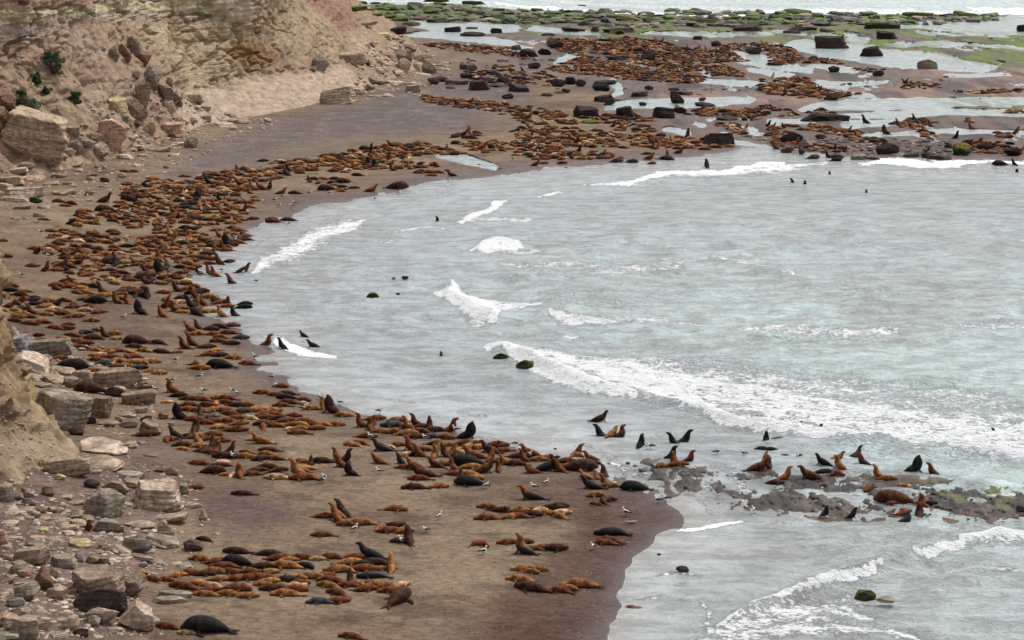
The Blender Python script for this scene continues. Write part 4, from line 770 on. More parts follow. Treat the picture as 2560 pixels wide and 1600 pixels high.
for poly, dens, dark in CROWD:
    xs = [p[0] for p in poly]; ys = [p[1] for p in poly]; y = min(ys)
    while y < max(ys):
        pm = ppm(y); L = 1.42*pm; hh = .40*pm*.66/dens
        x = min(xs) + rc_.uniform(0, L)
        while x < max(xs):
            qx, qy = x+rc_.uniform(-.3, .3)*L, y+rc_.uniform(-.5, .5)*hh
            if inpoly(np.array([qx]), np.array([qy]), poly)[0] and rc_.random() < .93 and vnoise(np.array([qx/(2.2*L)]), np.array([qy/(5*hh)]), s=77)[0] > -.66:
                if not any(abs(s[0]-qx) < .3*L and abs(s[1]-qy) < .5*hh for s in SEALS[:NHAND] if abs(s[1]-qy) < 12):
                    r = rc_.random(); pose = 'L' if r < .82 else ('C' if r < .90 else ('H' if r < .955 else 'S'))
                    h = rc_.choice((0, 180)) + rc_.gauss(0, 22) if rc_.random() < .72 else rc_.uniform(0, 360)
                    r = rc_.random(); c = ('k' if rc_.random() < .3 else 'd') if r < dark else rc_.choice('rrrrtttoob' if rc_.random() < .75 else 'rot')
                    if pose == 'L' and rc_.random() < .03: pose = 'N'; c = 'd'
                    sc = rc_.uniform(.8, 1.08)*(.66 if rc_.random() < .12 else 1)
                    SEALS.append([qx, qy+.1*hh, pose, h, c, 1.0, sc*(1.0+.18*float(sstep(600, 200, np.array(qy))))])
            x += L*.92
        y += hh
print('sea lions', len(SEALS), 'by hand', NHAND)
SIZE = {'L': 1.0, 'C': .85, 'H': 1.0, 'S': 1.0, 'M': 1.7, 'N': 1.6, 'W': .35}
SEALS.sort(key=lambda s: -SIZE[s[2]]*s[6]**1.5*ppm(s[1]))
IND, REST = SEALS[:300], SEALS[300:]
print('smallest individual row', min(s[1] for s in IND))
CN = {'r': 'rust brown', 't': 'tan', 'd': 'dark brown', 'k': 'black', 'g': 'grey', 'b': 'pale blond', 'o': 'deep brown'}
PN = {'L': 'lying flat', 'C': 'lying curled', 'H': 'head raised', 'S': 'sitting upright', 'M': 'bull sitting', 'N': 'bull lying', 'W': 'swimming'}
AREAS = [ # name, x0,y0,x1,y1
 ('by striped boulder',330,1535,640,1600),('in lowest group',320,1360,1020,1530),('at bottom edge',640,1531,1300,1600),
 ('in sand chain',740,1230,1050,1360),('on lower right sand',1150,1480,1520,1600),('on low sand',1140,1320,1500,1480),('in huddle below point',1140,1235,1460,1330),
 ('near pale block',0,1200,780,1360),('on eastern reef',2080,1130,2560,1300),('on reef off point',1830,1090,2200,1330),('in shallows off point',1380,1020,1830,1190),
 ('at point tip',1380,1150,1720,1240),('in the surf',1830,1000,2560,1130),('in crowd on point',1060,1040,1480,1235),('on waterline ledge',870,1010,1060,1130),
 ('in middle sand rows',720,1080,1060,1235),('in shore group',620,930,880,1090),('in western herd',400,950,720,1100),('on western sand',400,1100,780,1200),
 ('among left slabs',80,860,420,1120),('in herd above slabs',200,790,440,960),('on left sand',0,740,300,860),('beside shore wash',430,790,720,920),('wading in wash',600,800,900,900),
 ('by bay edge',400,700,660,800),('in far left herd',0,400,680,800)]
def area(x, y):
    for n_, a, b, c, d in AREAS:
        if a <= x <= c and b <= y <= d: return n_
    if y < 420: return 'on far flats'
    if x > 1100 and y < 1000: return 'out in bay'
    return 'on open beach'
def facing(h):
    c, s = math.cos(R_(h)), math.sin(R_(h))
    return 'facing right' if c > .5 else 'facing left' if c < -.5 else ('facing away' if s > 0 else 'facing us')
def ordn(i): return ['first','second','third','fourth','fifth','sixth','seventh','eighth','ninth','tenth'][i] if i < 10 else '%d%s' % (i+1, {1:'st',2:'nd',3:'rd'}.get((i+1) % 10 if (i+1) % 100 not in (11,12,13) else 0, 'th'))
def label_all(items, fmt):
    """items: (object, key, x). Equal descriptions are told apart by their order from the left"""
    from collections import defaultdict
    g = defaultdict(list)
    for o, k, x in items: g[k].append((x, o))
    for k, l in g.items():
        l.sort(key=lambda t: t[0])
        for i, (x, o) in enumerate(l):
            o['label'] = fmt(k, None if len(l) == 1 else (ordn(i) + ' from left'))
lab = []
jr = random.Random(11)
for s in IND:
    px, py, pose, h, c, wet, sc = s
    P, nrm = hit(px, py)
    var = jr.randrange(6)
    mk = 'S' if pose == 'W' else pose
    o = bpy.data.objects.new('sea_lion', get_proto(mk, var if mk in 'LCHS' else var % 2)); COL.objects.link(o)
    inw = P.z <= .001
    z = P.z - .02 - ((.17 if pose in 'SH' else .07) if inw and pose != 'W' else 0) - (.62*sc if pose == 'W' else 0)
    k = sc*jr.uniform(.97, 1.03)*{'L': .78, 'C': .78, 'S': .80, 'H': .80, 'M': .76, 'N': .88, 'W': .85}[pose]
    o.location = (P.x, P.y, z); o.rotation_euler = (0, 0, R_(h)); fat = jr.uniform(1.0, 1.18) if pose in 'LC' else jr.uniform(1.08, 1.2); o.scale = (k*(1 if pose in 'LC' else 1.04), k*fat, k*(fat if pose in 'LCN' else .97)*jr.uniform(.95, 1.03))
    base = SCOL[c]; v = jr.uniform(.8, 1.25); o.color = (base[0]*v, base[1]*v*jr.uniform(.94, 1.05), base[2]*v, wet)
    tag(o, None, 'sea lion', 'sea lions hauled out along the bay')
    lab.append((o, ('', CN[c], PN[pose], facing(h) if pose != 'W' else '', area(px, py)), px))
def fmt_seal(k, od):
    y, c, p, f, a = k
    t = f"{y}{c} sea lion {p}, {f+', ' if f else ''}{a}"
    return t + (', ' + od if od else '')
label_all(lab, fmt_seal)
# far crowd as one mass
VV = []; FF = []; CCs = []; off = 0
for s in REST:
    px, py, pose, h, c, wet, sc = s
    P, nrm = hit(px, py); var = jr.randrange(4); mk = 'S' if pose == 'W' else pose
    V, T = get_low(mk, var if mk in 'LCHS' else var % 2)
    a = R_(h); k = sc*{'M': .8, 'N': .85}.get(pose, .84); ca, sa = math.cos(a), math.sin(a)
    X = V[:, 0]*k; Y = V[:, 1]*k*jr.uniform(1.1, 1.3); Zz = V[:, 2]*k*jr.uniform(1.1, 1.3)*(1 if pose in 'LC' else .88)
    zz = P.z-.02-(.5*sc if pose == 'W' else 0)
    VV.append(np.stack([P.x+X*ca-Y*sa, P.y+X*sa+Y*ca, zz+Zz], 1)); FF.append(T+off); off += len(V)
    v = jr.uniform(.75, 1.3); b = np.array(SCOL[c])*v*np.array([1, jr.uniform(.94, 1.06), 1]); CCs.append(np.tile(np.array([*b, 1.0]), (len(V), 1)))
me = new_mesh('sea_lion_herd', np.concatenate(VV), np.concatenate(FF)); set_col(me, 'col', np.concatenate(CCs))
herd = add('sea_lion_herd', me, MFV); tag(herd, 'distant herd of rust brown sea lions packed along the far beach and flats', 'sea lions', kind='stuff')
print('herd verts', off)

# ------------------------------------------------------------------ rocks
def ico(n):
    bm = bmesh.new(); bmesh.ops.create_icosphere(bm, subdivisions=n, radius=1); V = np.array([v.co[:] for v in bm.verts]); F = np.array([[v.index for v in f.verts] for f in bm.faces]); bm.free()
    return V/np.linalg.norm(V, axis=1, keepdims=True), F
ICO = {k: ico(k) for k in (2, 3, 4, 5)}
def rock_verts(kind, w, d, h, lod, seed):
    r = np.random.default_rng(seed); D, F = ICO[lod]
    if kind == 'B': nrm = r.normal(size=(13, 3)); dist = r.uniform(.72, 1.0, 13)
    else:
        k = r.integers(5, 8) if kind == 'S' else r.integers(4, 7); an = np.sort(np.arange(k)*2*np.pi/k + r.uniform(-.35, .35, k))
        side = np.stack([np.cos(an), np.sin(an), r.uniform(-.15, .35, k)], 1)
        nrm = np.concatenate([side, [[r.uniform(-.12, .12), r.uniform(-.2, .05), 1], [0, 0, -1]], r.normal(size=(3, 3))*.8]); dist = np.concatenate([r.uniform(.78, 1, k), [.9, 1], r.uniform(.95, 1.15, 3)])
    nrm = nrm/np.linalg.norm(nrm, axis=1, keepdims=True)
    den = D@nrm.T; t = np.where(den > 1e-3, dist/np.maximum(den, 1e-3), 9)
    R1 = t.min(1); V = D*np.minimum(R1, 1.35)[:, None]
    sd = float(seed % 97); dis = .07*fbm(V[:, 0]*1.7+sd, V[:, 1]*1.7, V[:, 2]*1.7, 3, 3) + .035*fbm(V[:, 0]*6+sd, V[:, 1]*6, V[:, 2]*6, 3, 4)
    V = V*(1+dis[:, None])
    fr = (4 if kind != 'S' else 2.2); lay = fbm(V[:, 2]*fr+sd, V[:, 0]*.4+3, V[:, 1]*.4, 3, 8, .7)
    st_ = (.13 if kind == 'K' else .08 if kind == 'S' else .05)
    V[:, 0] *= 1+st_*np.round(lay*4)/4; V[:, 1] *= 1+st_*np.round(lay*4)/4
    mn, mx = V.min(0), V.max(0); V = (V-(mn+mx)/2)/(mx-mn)
    return V*np.array([w, d, h]), F
RCOL = {'p': (.52, .42, .33), 't': (.38, .30, .22), 'g': (.29, .25, .20), 'n': (.29, .225, .17), 'i': (.52, .35, .27), 'y': (.48, .39, .22), 'k': (.035, .028, .026), 'D': (.068, .050, .042), 'u': (.13, .095, .092), 'm': (.05, .05, .03), 's': (.33, .32, .315), 'e': (.24, .14, .10)}
RN = {'p': 'pale', 't': 'tan', 'g': 'grey', 'n': 'brown', 'i': 'pinkish', 'y': 'yellowish', 'k': 'black', 'D': 'dark', 'u': 'purple brown', 'm': 'mossy green', 's': 'blue grey', 'e': 'reddish'}
KN = {'B': ('boulder', 'boulder'), 'S': ('flat_stone', 'flat stone'), 'K': ('layered_boulder', 'layered boulder')}
RAREAS = [('at the bottom left scree',0,1480,480,1600),('in the lower left scree',0,1330,300,1480),('at the foot of lower rubble',300,1380,560,1520),('in the left rubble field',0,1240,220,1330),('below the pale layered block',220,1270,560,1400),('near the sloping earth spur',60,1080,520,1280),
 ('in the slab pile left',0,800,230,960),('below the slab pile',60,940,450,1110),('beside the sleeping herd',230,880,450,960),('on the upper left beach',0,400,480,560),('under the big left cliff',0,255,260,420),('on the cliff debris ridge',220,80,450,290),('at the cliff foot fan',230,255,680,400),('on the left cliff face',0,60,300,300),
 ('on the pale rock platform',640,110,900,270),('on the headland toe',870,60,1130,260),('on the distant green reef',850,0,1500,62),('on the reef by open sea',1500,0,2560,75),('in the near reef pools',1130,50,1800,110),('standing in the shallow lagoon',1900,60,2560,180),
 ('among the far herd',1280,110,1900,215),('on the grey upper beach',1100,140,1420,262),('in the pools mid flat',1400,200,1800,340),('on the east flats',1800,140,2560,345),('on the bay rim rocks',1700,345,2560,415),('in the open bay',640,640,1500,1000),('off the lower beach',1500,1300,2560,1600)]
def rarea(x, y):
    for n_, a, b, c, d in RAREAS:
        if a <= x <= c and b <= y <= d: return n_
    return 'on the open sand'
ROCKS = []
def RR(x0, y0, txt):
    for e in txt.split():
        p = e.split(','); ROCKS.append((x0+float(p[0])/3.78, y0+float(p[1])/3.78, float(p[2])/3.78, float(p[3])/3.78, p[4], p[5], float(p[6]) if len(p) > 6 else None))
RR(0,0,"320,1500,620,440,K,t,-10 1065,1420,260,290,B,i 930,1490,210,150,B,t 1280,1400,180,110,S,p -1 710,1440,150,120,B,g 880,1330,160,90,B,t 1275,1110,220,180,B,n 1360,1010,150,240,B,t 1280,760,90,90,B,n 1180,570,120,150,B,e 1270,520,130,170,B,n 1360,620,140,130,B,e 1430,840,180,220,B,g 1540,970,210,200,B,n 1595,1055,130,100,K,p 960,475,75,45,S,s 1080,570,100,130,B,g 1090,1050,220,120,S,y 1400,1260,140,130,B,y 1280,1200,100,65,B,u 1820,1185,110,75,B,g 1800,1110,170,70,S,p 1940,1040,110,40,S,t 1870,995,70,40,B,u 2180,1110,140,50,S,t 2110,1200,240,55,S,p 2260,1170,200,50,S,t 1930,1145,140,55,S,g 1580,1260,320,110,S,i 1690,1375,170,65,S,p 1500,1440,230,65,S,t 1810,1400,130,110,B,g 530,1140,120,130,B,n 690,1290,150,110,S,n 560,1510,150,100,B,g 1180,1505,150,50,S,p 1810,970,230,100,S,t 155,560,55,65,B,g 290,730,60,95,B,g 50,520,80,90,B,e 70,1060,160,160,B,e 230,960,90,70,B,g 40,1200,110,150,B,e 830,1400,150,80,B,g 1350,1480,120,50,S,t 1640,1480,100,30,S,p 650,1480,130,80,B,t 1000,1130,110,60,B,g 1660,1150,120,50,S,t 1700,1010,60,60,B,n 1600,840,80,110,B,n".replace(' -1 ', ' '))
RR(640,0,"610,670,165,160,B,g 900,600,280,110,K,t 770,985,320,160,K,t 940,900,140,70,S,p 1080,860,90,70,B,t 1140,805,160,90,B,g 1310,800,210,95,S,p 1310,700,180,70,S,p 1400,685,130,130,B,t 1545,590,210,90,S,t 1760,605,160,45,S,g 1640,695,140,115,B,g 1570,720,170,55,S,p 1540,655,160,60,S,p 1440,590,80,110,B,n 1350,570,160,100,B,g 1450,490,130,75,B,n 1200,340,160,90,B,y 1030,245,220,80,B,t 1335,320,175,85,B,k 2010,660,180,60,S,u 1750,775,140,70,B,u 1900,805,220,60,S,u 1480,875,160,75,K,g 1490,810,170,45,S,t 1680,800,120,70,B,u 1990,740,120,45,B,D 2110,855,210,100,S,D 2160,765,120,45,S,u 2290,825,190,55,S,D 2380,935,110,45,B,D 110,1160,80,45,B,p 1250,915,100,35,S,t 1050,625,60,60,B,D 1180,615,80,60,B,y 1860,305,135,65,B,k 2050,345,205,70,B,k 2040,275,100,60,B,k 2270,315,95,60,B,k 1460,245,180,75,K,D 940,100,210,60,S,m 1220,95,190,70,B,m 1400,90,120,55,B,k 1530,80,180,35,S,k 1010,30,80,25,B,D 1120,150,150,50,S,m 1250,175,170,50,S,m 1540,190,150,45,S,u 1720,215,220,50,S,D 1860,135,160,45,S,n 2080,130,200,50,S,D 2290,105,110,45,B,m 2220,170,160,45,S,m 2370,180,120,45,S,D 1650,130,160,50,S,m 2000,200,140,40,S,D 1360,200,160,40,S,D 1700,20,260,25,S,m 2060,40,220,25,S,m 1740,50,150,25,S,m 1530,620,90,40,B,t 1840,840,90,30,S,u 2230,700,120,40,S,D 2340,780,120,60,B,D 540,680,80,50,B,n 1290,560,70,50,S,p")
RR(1280,0,"110,115,110,55,B,D 240,105,130,40,S,D 480,120,150,45,S,D 790,130,120,70,B,m 1000,195,240,55,S,D 1180,200,160,50,S,e 1270,160,120,60,B,m 1380,155,100,50,B,m 1500,150,130,45,S,m 1830,215,160,65,B,D 1740,250,200,50,S,D 1930,250,190,55,S,D 2070,190,130,75,B,m 2250,190,230,65,S,m 2240,295,280,65,S,D 2380,215,120,45,S,D 160,215,160,65,B,D 310,170,140,35,S,D 380,220,140,45,S,m 490,220,110,45,S,D 580,300,190,70,B,D 340,335,110,35,B,k 780,255,95,30,B,e 780,300,80,50,S,D 1010,310,300,50,S,D 980,325,150,50,B,m 900,390,165,50,S,m 1340,235,120,45,S,n 410,460,155,75,B,k 310,520,130,65,B,k 40,475,100,45,S,D 150,540,170,60,B,D 1200,500,110,55,B,D 1020,570,240,50,S,D 1280,575,150,45,B,D 550,800,110,75,B,k 430,820,150,70,B,D 650,820,100,75,B,D 840,860,165,75,B,k 880,800,230,65,S,k 70,870,200,75,S,D 330,910,120,30,S,D 510,880,90,45,B,D 450,885,110,28,S,D 870,985,200,85,K,k 1200,915,165,50,S,D 1235,1000,75,25,B,k 1560,980,135,100,B,k 1600,900,215,45,S,D 700,1110,220,100,K,k 1060,1110,170,100,K,k 1430,1120,210,110,K,k 1585,1070,125,60,B,k 1830,1010,200,45,S,k 1800,955,70,22,B,D 740,1170,170,50,S,m 1930,440,105,55,B,k 2280,515,150,65,B,D 210,650,120,45,B,D 60,700,160,55,S,D 1750,375,80,45,B,D 2030,1140,200,50,S,D 60,760,150,50,S,D 1000,120,90,30,S,D 660,60,80,20,S,D 1650,140,140,20,S,D 2330,240,120,50,B,D 1950,1370,300,60,K,D 1530,860,120,35,S,D 1290,850,90,40,B,D")
RR(1920,0,"270,145,270,60,S,m 120,200,245,55,S,k 320,245,165,45,S,y 330,295,260,45,S,D 230,315,150,45,B,D 570,305,165,55,S,D 30,275,90,65,B,n 600,460,325,85,K,D 970,535,215,90,K,k 1120,370,190,75,K,k 1080,275,330,65,K,D 1510,655,195,75,B,n 950,140,145,50,B,D 1180,165,150,50,S,m 1430,160,260,45,S,m 1680,155,130,40,B,D 1850,155,200,40,S,m 2100,155,200,35,S,m 2400,300,90,80,B,k 620,685,110,65,B,D 600,950,145,65,B,D 540,1145,460,65,S,k 1040,720,110,35,B,D 180,1445,130,70,B,u 320,1460,65,60,B,D 650,1520,130,60,B,D 350,1400,130,90,B,g 1130,1460,220,80,B,D 1830,1470,160,95,B,m 2150,1450,190,60,S,D 2310,1475,170,90,B,k 1620,1512,230,50,S,D 1500,1495,110,50,B,D 860,1510,160,60,S,g 220,1355,215,60,B,k 1000,1510,120,30,S,D 1700,1400,80,40,B,D 700,1400,150,30,S,n 2060,1420,160,50,B,D 1350,1490,140,45,S,D 500,1320,110,40,B,D 800,230,100,25,S,m 60,620,160,40,S,D")
RR(0,400,"130,125,270,55,S,p 290,200,250,90,S,i 220,370,370,120,S,p 110,240,240,90,S,t 140,400,300,45,S,t 340,410,125,50,B,m 600,335,250,55,S,t 660,320,150,50,S,n 420,460,135,40,S,g 200,465,200,35,S,g 370,540,110,40,S,g 860,155,140,55,S,n 920,75,60,28,B,y 985,82,45,32,B,y 1150,165,90,40,B,y 990,210,95,45,B,D 990,262,120,18,S,n 850,330,100,40,B,n 850,188,85,35,S,t 1570,80,60,40,B,t 1290,65,80,25,S,p 480,100,220,60,S,t 560,170,140,40,S,n 480,240,160,50,S,n 700,60,160,40,S,t 60,300,120,80,S,p 650,240,120,40,S,n 740,110,90,30,S,t 440,60,120,50,B,g 250,100,160,50,B,g 1390,80,60,20,S,n 250,560,70,20,S,n 150,560,90,25,S,n 340,590,60,20,S,n")
RR(640,400,"1100,1310,120,40,B,m 1410,1128,68,22,B,D 1300,1128,42,16,B,D 1340,1275,42,14,B,D")
RR(640,800,"2320,392,165,60,B,m")
RR(1280,800,"120,470,165,105,B,m 410,1222,30,16,B,D 1095,1365,40,14,S,D")
RR(0,800,"120,200,150,150,B,g 210,310,260,180,S,s 480,340,400,140,K,g 310,500,390,180,S,p,-24 430,420,120,100,B,g 200,530,200,130,B,n 330,570,230,95,S,t,-20 550,610,310,100,S,t,-18 620,530,270,90,S,t,-15 800,610,200,140,K,n 1120,640,470,180,K,n 980,630,160,60,S,e 1080,725,190,95,B,D 1325,800,330,110,K,n 580,1040,540,380,K,g,-8 700,790,200,100,S,p 970,930,180,210,K,n 860,985,100,85,B,k 1430,1085,210,130,K,n,-20 1190,920,190,45,S,g 1200,1020,200,55,S,D 1540,940,100,70,B,e 980,1265,460,140,S,p 960,1410,420,150,S,t 1220,1210,150,65,S,t 1335,1175,95,35,S,g 1020,1010,230,60,S,n 640,1470,420,120,K,t 1230,1512,240,90,S,g 570,1512,110,65,B,y 2100,1365,160,60,S,i 1620,1465,150,50,B,t 1500,1440,110,22,S,k 1420,1295,140,22,S,n 680,640,190,110,K,n 1130,660,120,40,S,p 870,860,130,100,B,n 720,1090,140,60,B,D 1340,880,130,50,B,p 1130,960,90,50,B,n 1380,960,110,45,B,D 870,1130,110,30,S,D 470,560,150,60,S,n 400,640,180,60,S,n 900,1460,120,50,S,g 1620,1000,60,25,B,n")
RR(0,1200,"1500,295,465,310,K,p 980,360,385,290,B,g 870,80,150,95,B,D 1100,130,250,120,B,n 1240,70,160,85,S,t 1030,495,290,115,K,g 1320,465,290,90,S,t 1600,410,350,100,S,t 1570,550,165,150,B,n 1560,650,350,140,S,g,-18 1830,675,190,120,B,u 1290,690,300,120,B,g 1170,705,200,85,S,p,-20 1290,610,180,80,B,t 335,665,190,100,K,g 600,830,265,140,K,g 290,790,370,150,K,t 930,1145,500,340,K,n 1265,1110,230,230,B,n 950,1285,490,190,B,D 1300,1430,345,295,B,p 410,1045,200,240,B,e 260,1145,230,200,B,g 540,1135,200,140,B,t 150,1205,170,110,B,g 70,1395,270,170,B,i 150,1300,180,100,B,n 240,1512,260,220,K,t 670,1415,160,150,B,p 880,1385,150,110,B,g 970,1365,310,140,B,t 1330,760,270,50,S,n 990,805,125,75,B,D 880,790,140,90,B,n 740,775,110,90,B,g 1660,1115,330,55,S,g 1610,1170,350,60,S,g 980,665,120,65,B,n 930,695,110,45,S,g 760,635,220,85,S,y 910,555,90,35,S,p 1335,825,110,35,S,D 1670,800,100,30,S,p 1750,835,150,50,S,g 720,370,130,95,B,n 830,405,130,85,B,t 640,480,200,80,S,t 640,525,130,55,S,p 460,155,120,110,B,g 60,210,140,170,K,g 255,180,150,110,B,g 390,310,120,70,B,n 490,310,100,60,B,t 420,385,120,55,S,t 560,400,160,60,S,g 750,440,170,75,S,t 240,315,200,60,S,g 90,440,160,60,S,p 30,620,90,150,B,i 120,570,140,40,S,t 1920,385,80,110,B,t 2050,525,65,32,S,p 340,480,120,50,S,g 400,490,120,50,S,y 500,600,160,60,S,g 270,240,140,60,B,g 160,330,180,60,S,t 340,360,100,40,B,g 160,190,120,80,B,n 560,310,90,60,B,t 720,240,160,70,S,n 620,180,150,50,S,t 1240,260,140,50,S,p 1300,260,70,80,B,y 130,1430,180,140,B,t 60,1500,260,60,S,g 420,1420,160,80,B,n 540,1490,200,60,S,g 760,1480,150,60,B,D 760,1300,90,40,B,t 180,900,200,70,B,n 240,920,160,90,B,i 60,980,160,90,B,n 510,930,90,100,B,g 640,1040,110,90,B,i 60,760,130,60,B,n 180,810,150,50,S,g 1540,420,90,50,B,p 1790,270,250,50,S,g 1740,140,90,110,K,g 1370,280,60,60,B,g 40,1100,100,60,S,i 340,570,120,50,S,i")
RR(1280,1200,"1110,415,115,28,S,g 1610,875,125,32,B,D 1390,712,40,14,B,D 1150,1215,150,30,S,e")
RR(1920,1200,"910,1140,205,110,B,m 1100,1155,190,55,S,g 2400,295,110,60,S,D")
print('rocks', len(ROCKS))
rl = []; rj = random.Random(23)
for i, (px, py, w, h, kind, col, rot) in enumerate(ROCKS):
    if py < 115 and kind == 'B': kind = 'S'; h *= .8; w *= 1.15
    P, nrm = hit(px, py, False)
    onw = P.z < 0
    if onw: P, nrm = hit(px, py, True)
    dist = (P-CAMP).length; m = FPX/dist
    wm = w/m; dep = math.asin(min(.9, max(.02, (CAMH-P.z)/dist)))
    dm = wm*(.75 if kind == 'B' else .8 if kind == 'K' else .9)
    vis = h/m
    hm = (vis - dm*math.sin(dep)*.8)/math.cos(dep)
    hmin = {'B': .45, 'K': .35, 'S': .13}[kind]*wm
    if hm < hmin: hm = hmin; dm = max(.35*wm, (vis-hm*math.cos(dep))/(math.sin(dep)*.8))
    if py < 75: hm = min(hm, .17*wm)
    dm = min(dm, wm*1.6)
    if kind == 'S' and rj.random() < .5: hm = max(.13*wm, .12)
    lod = 5 if w > 55 else 4 if w > 24 else 3
    V, F = rock_verts(kind, wm*1.04, dm, hm*1.25, lod, 1000+i)
    me = new_mesh('rock', V, F, smooth=False); me.materials.append(MR)
    o = bpy.data.objects.new(KN[kind][0], me); COL.objects.link(o)
    cx, cy = P.x, P.y + dm*.42
    hd = Vector((P.x, P.y, 0)).normalized(); c2 = P + hd*dm*.42
    gz = P.z
    tilt_ = R_(rot) if rot is not None else R_(rj.uniform(-7, 7))
    o.location = (c2.x, c2.y, gz + hm*.46 - (.04*hm)); o.rotation_euler = (R_(rj.uniform(-4, 7)), tilt_*-1.0, R_(rj.uniform(-14, 14)))
    v = rj.uniform(.85, 1.15); b = RCOL[col]; o.color = (b[0]*v, b[1]*v, b[2]*v, 0.0 if col == 'm' else (.55 if (py < 75 and col in 'Dk') else 1.0))
    tag(o, None, 'stone' if kind == 'S' else 'boulder', 'rocks fallen on the shore')
    big = 'huge ' if wm > 4.2 else 'large ' if wm > 2.2 else 'small ' if wm < .8 else ''
    rl.append((o, (big, RN[col], KN[kind][1], rarea(px, py)), px))
label_all(rl, lambda k, od: f"{k[0]}{k[1]} {k[2]} {k[3]}" + (', ' + od if od else ''))

# loose rubble, too many pieces to count
VV = []; FF = []; CCs = []; off = 0; rb = random.Random(31)
LR = [rock_verts(rb.choice('BSK'), 1, 1, 1, 2, 5000+i) for i in range(14)]
RUB = [([(0,880),(40,1000),(110,1080),(190,1150),(190,1190),(0,1290)], 420, 2, 12), ([(0,1240),(120,1240),(220,1290),(420,1330),(420,1420),(330,1480),(430,1590),(0,1600)], 1500, 4, 26), ([(180,1100),(330,1130),(480,1200),(520,1300),(470,1400),(300,1300),(200,1250)], 420, 3, 16),
 ([(20,860),(240,900),(400,960),(420,1080),(250,1100),(120,1000)], 300, 3, 16), ([(0,420),(160,430),(330,390),(500,320),(650,295),(700,310),(420,430),(250,500),(0,540)], 750, 2, 15),
 ([(880,120),(990,90),(1080,130),(1140,190),(1050,240),(860,250),(900,190)], 420, 3, 24), ([(250,240),(420,210),(560,290),(700,300),(640,330),(450,370),(250,400),(180,330)], 420, 3, 24), ([(1130,150),(1420,140),(1440,235),(1180,225)], 60, 5, 34), ([(20,840),(230,860),(330,930),(250,960),(60,920)], 130, 6, 30), ([(0,130),(250,130),(420,260),(420,350),(250,420),(0,430)], 900, 2, 9), ([(640,250),(900,215),(1000,240),(1000,300),(700,340)], 260, 1.2, 3.5),
 ([(780,0),(880,60),(1040,150),(960,170),(850,110),(760,30)], 160, 2, 6), ([(400,1100),(1500,1250),(1500,1600),(380,1600)], 120, 1.5, 3.5), ([(400,400),(1000,300),(1100,330),(600,420)], 120, 1.2, 3.5),
 ([(1620,290),(1760,300),(1700,330),(1600,320)], 70, 2, 5), ([(1850,340),(2050,345),(2350,350),(2540,380),(2300,396),(2000,380)], 700, 4, 24), ([(1500,1150),(1900,1170),(2560,1200),(2560,1310),(1850,1285),(1600,1215)], 420, 2, 9),
 ([(850,5),(1400,28),(2500,36),(2500,60),(1600,72),(1000,50)], 1000, 5, 46), ([(1400,215),(1800,215),(2400,190),(2400,210),(1700,240)], 160, 3, 14)]
for poly, n_, s0, s1 in RUB:
    xs = [p[0] for p in poly]; ys = [p[1] for p in poly]; cnt = 0
    flats = min(ys) < 80 and max(xs) > 2000 or (min(xs) > 1100)
    while cnt < n_:
        x, y = rb.uniform(min(xs), max(xs)), rb.uniform(min(ys), max(ys)); 
        if not inpoly(np.array([x]), np.array([y]), poly)[0]: continue
        cnt += 1
        P, nrm = hit(x, y); m = FPX/(P-CAMP).length; w = (s0 + (s1-s0)*rb.random()**2.5)/m
        V, F = LR[rb.randrange(14)]; a = rb.uniform(0, 6.28); ca, sa = math.cos(a), math.sin(a)
        X = V[:, 0]*w; Y = V[:, 1]*w*rb.uniform(.5, 1.0); Zz = V[:, 2]*w*rb.uniform(.2, .6)
        VV.append(np.stack([P.x+X*ca-Y*sa, P.y+X*sa+Y*ca, P.z+Zz+.02*w], 1)); FF.append(F+off); off += len(V)
        c = (.085, .13, .022) if (y < 62 and rb.random() < .45) else RCOL[rb.choice('Dkumn') if flats else rb.choice('pttttgnni')]; v = rb.uniform(.7, 1.2)
        CCs.append(np.tile(np.array([*c, 1.0])*v, (len(V), 1)))
me = new_mesh('rubble', np.concatenate(VV), np.concatenate(FF), False); set_col(me, 'col', np.concatenate(CCs))
rub = add('rubble', me, MRUB); tag(rub, 'loose broken stones and cobbles scattered over scree, beach and reef', 'rubble', kind='stuff')

# ------------------------------------------------------------------ gulls
def gull_mesh(var):
    parts = []
    def p(sp, col, n=10, per=3): V, F = loft(sp, n, per); parts.append((V, F, col))
    W, K, Y = (.80, .80, .78), (.035, .035, .04), (.45, .25, .04)
    up = .03 if var == 0 else .0
    p([(-.24,0,.20,.01,.01),(-.14,0,.22,.07,.06),(0,0,.235,.095,.09),(.10,0,.26,.085,.09),(.16,0,.31,.05,.055)], W)
    p([(.13,0,.29,.05,.05),(.165,0,.35,.042,.045),(.18,0,.40+up,.05,.048),(.215,0,.405+up,.042,.04),(.235,0,.40+up,.012,.012)], W)
    p([(.225,0,.398+up,.014,.016),(.27,0,.392+up,.010,.012),(.295,0,.382+up,.004,.004)], Y, 6)
    for s in (1, -1):
        p([(.09,.075*s,.27,.02,.05),(-.02,.09*s,.27,.022,.065),(-.16,.06*s,.25,.018,.04),(-.34,.015*s,.22,.006,.012)], K, 8)
        p([(.02,.035*s,.17,.010,.010),(.02,.035*s,.08,.008,.008),(.02,.035*s,.0,.008,.008)], Y, 5, 1)
    p([(-.2,0,.21,.03,.015),(-.32,0,.20,.04,.008)], W, 6, 1)
    V = np.concatenate([a for a, b, c in parts]); F = []; o = 0; C = []
    for a, b, c in parts: F += [tuple(i+o for i in q) for q in b]; o += len(a); C.append(np.tile(c, (len(a), 1)))
    me = new_mesh('gull', V, F); set_col(me, 'col', np.concatenate(C)); me.materials.append(MBIRD); return me
GM = [gull_mesh(0), gull_mesh(1)]
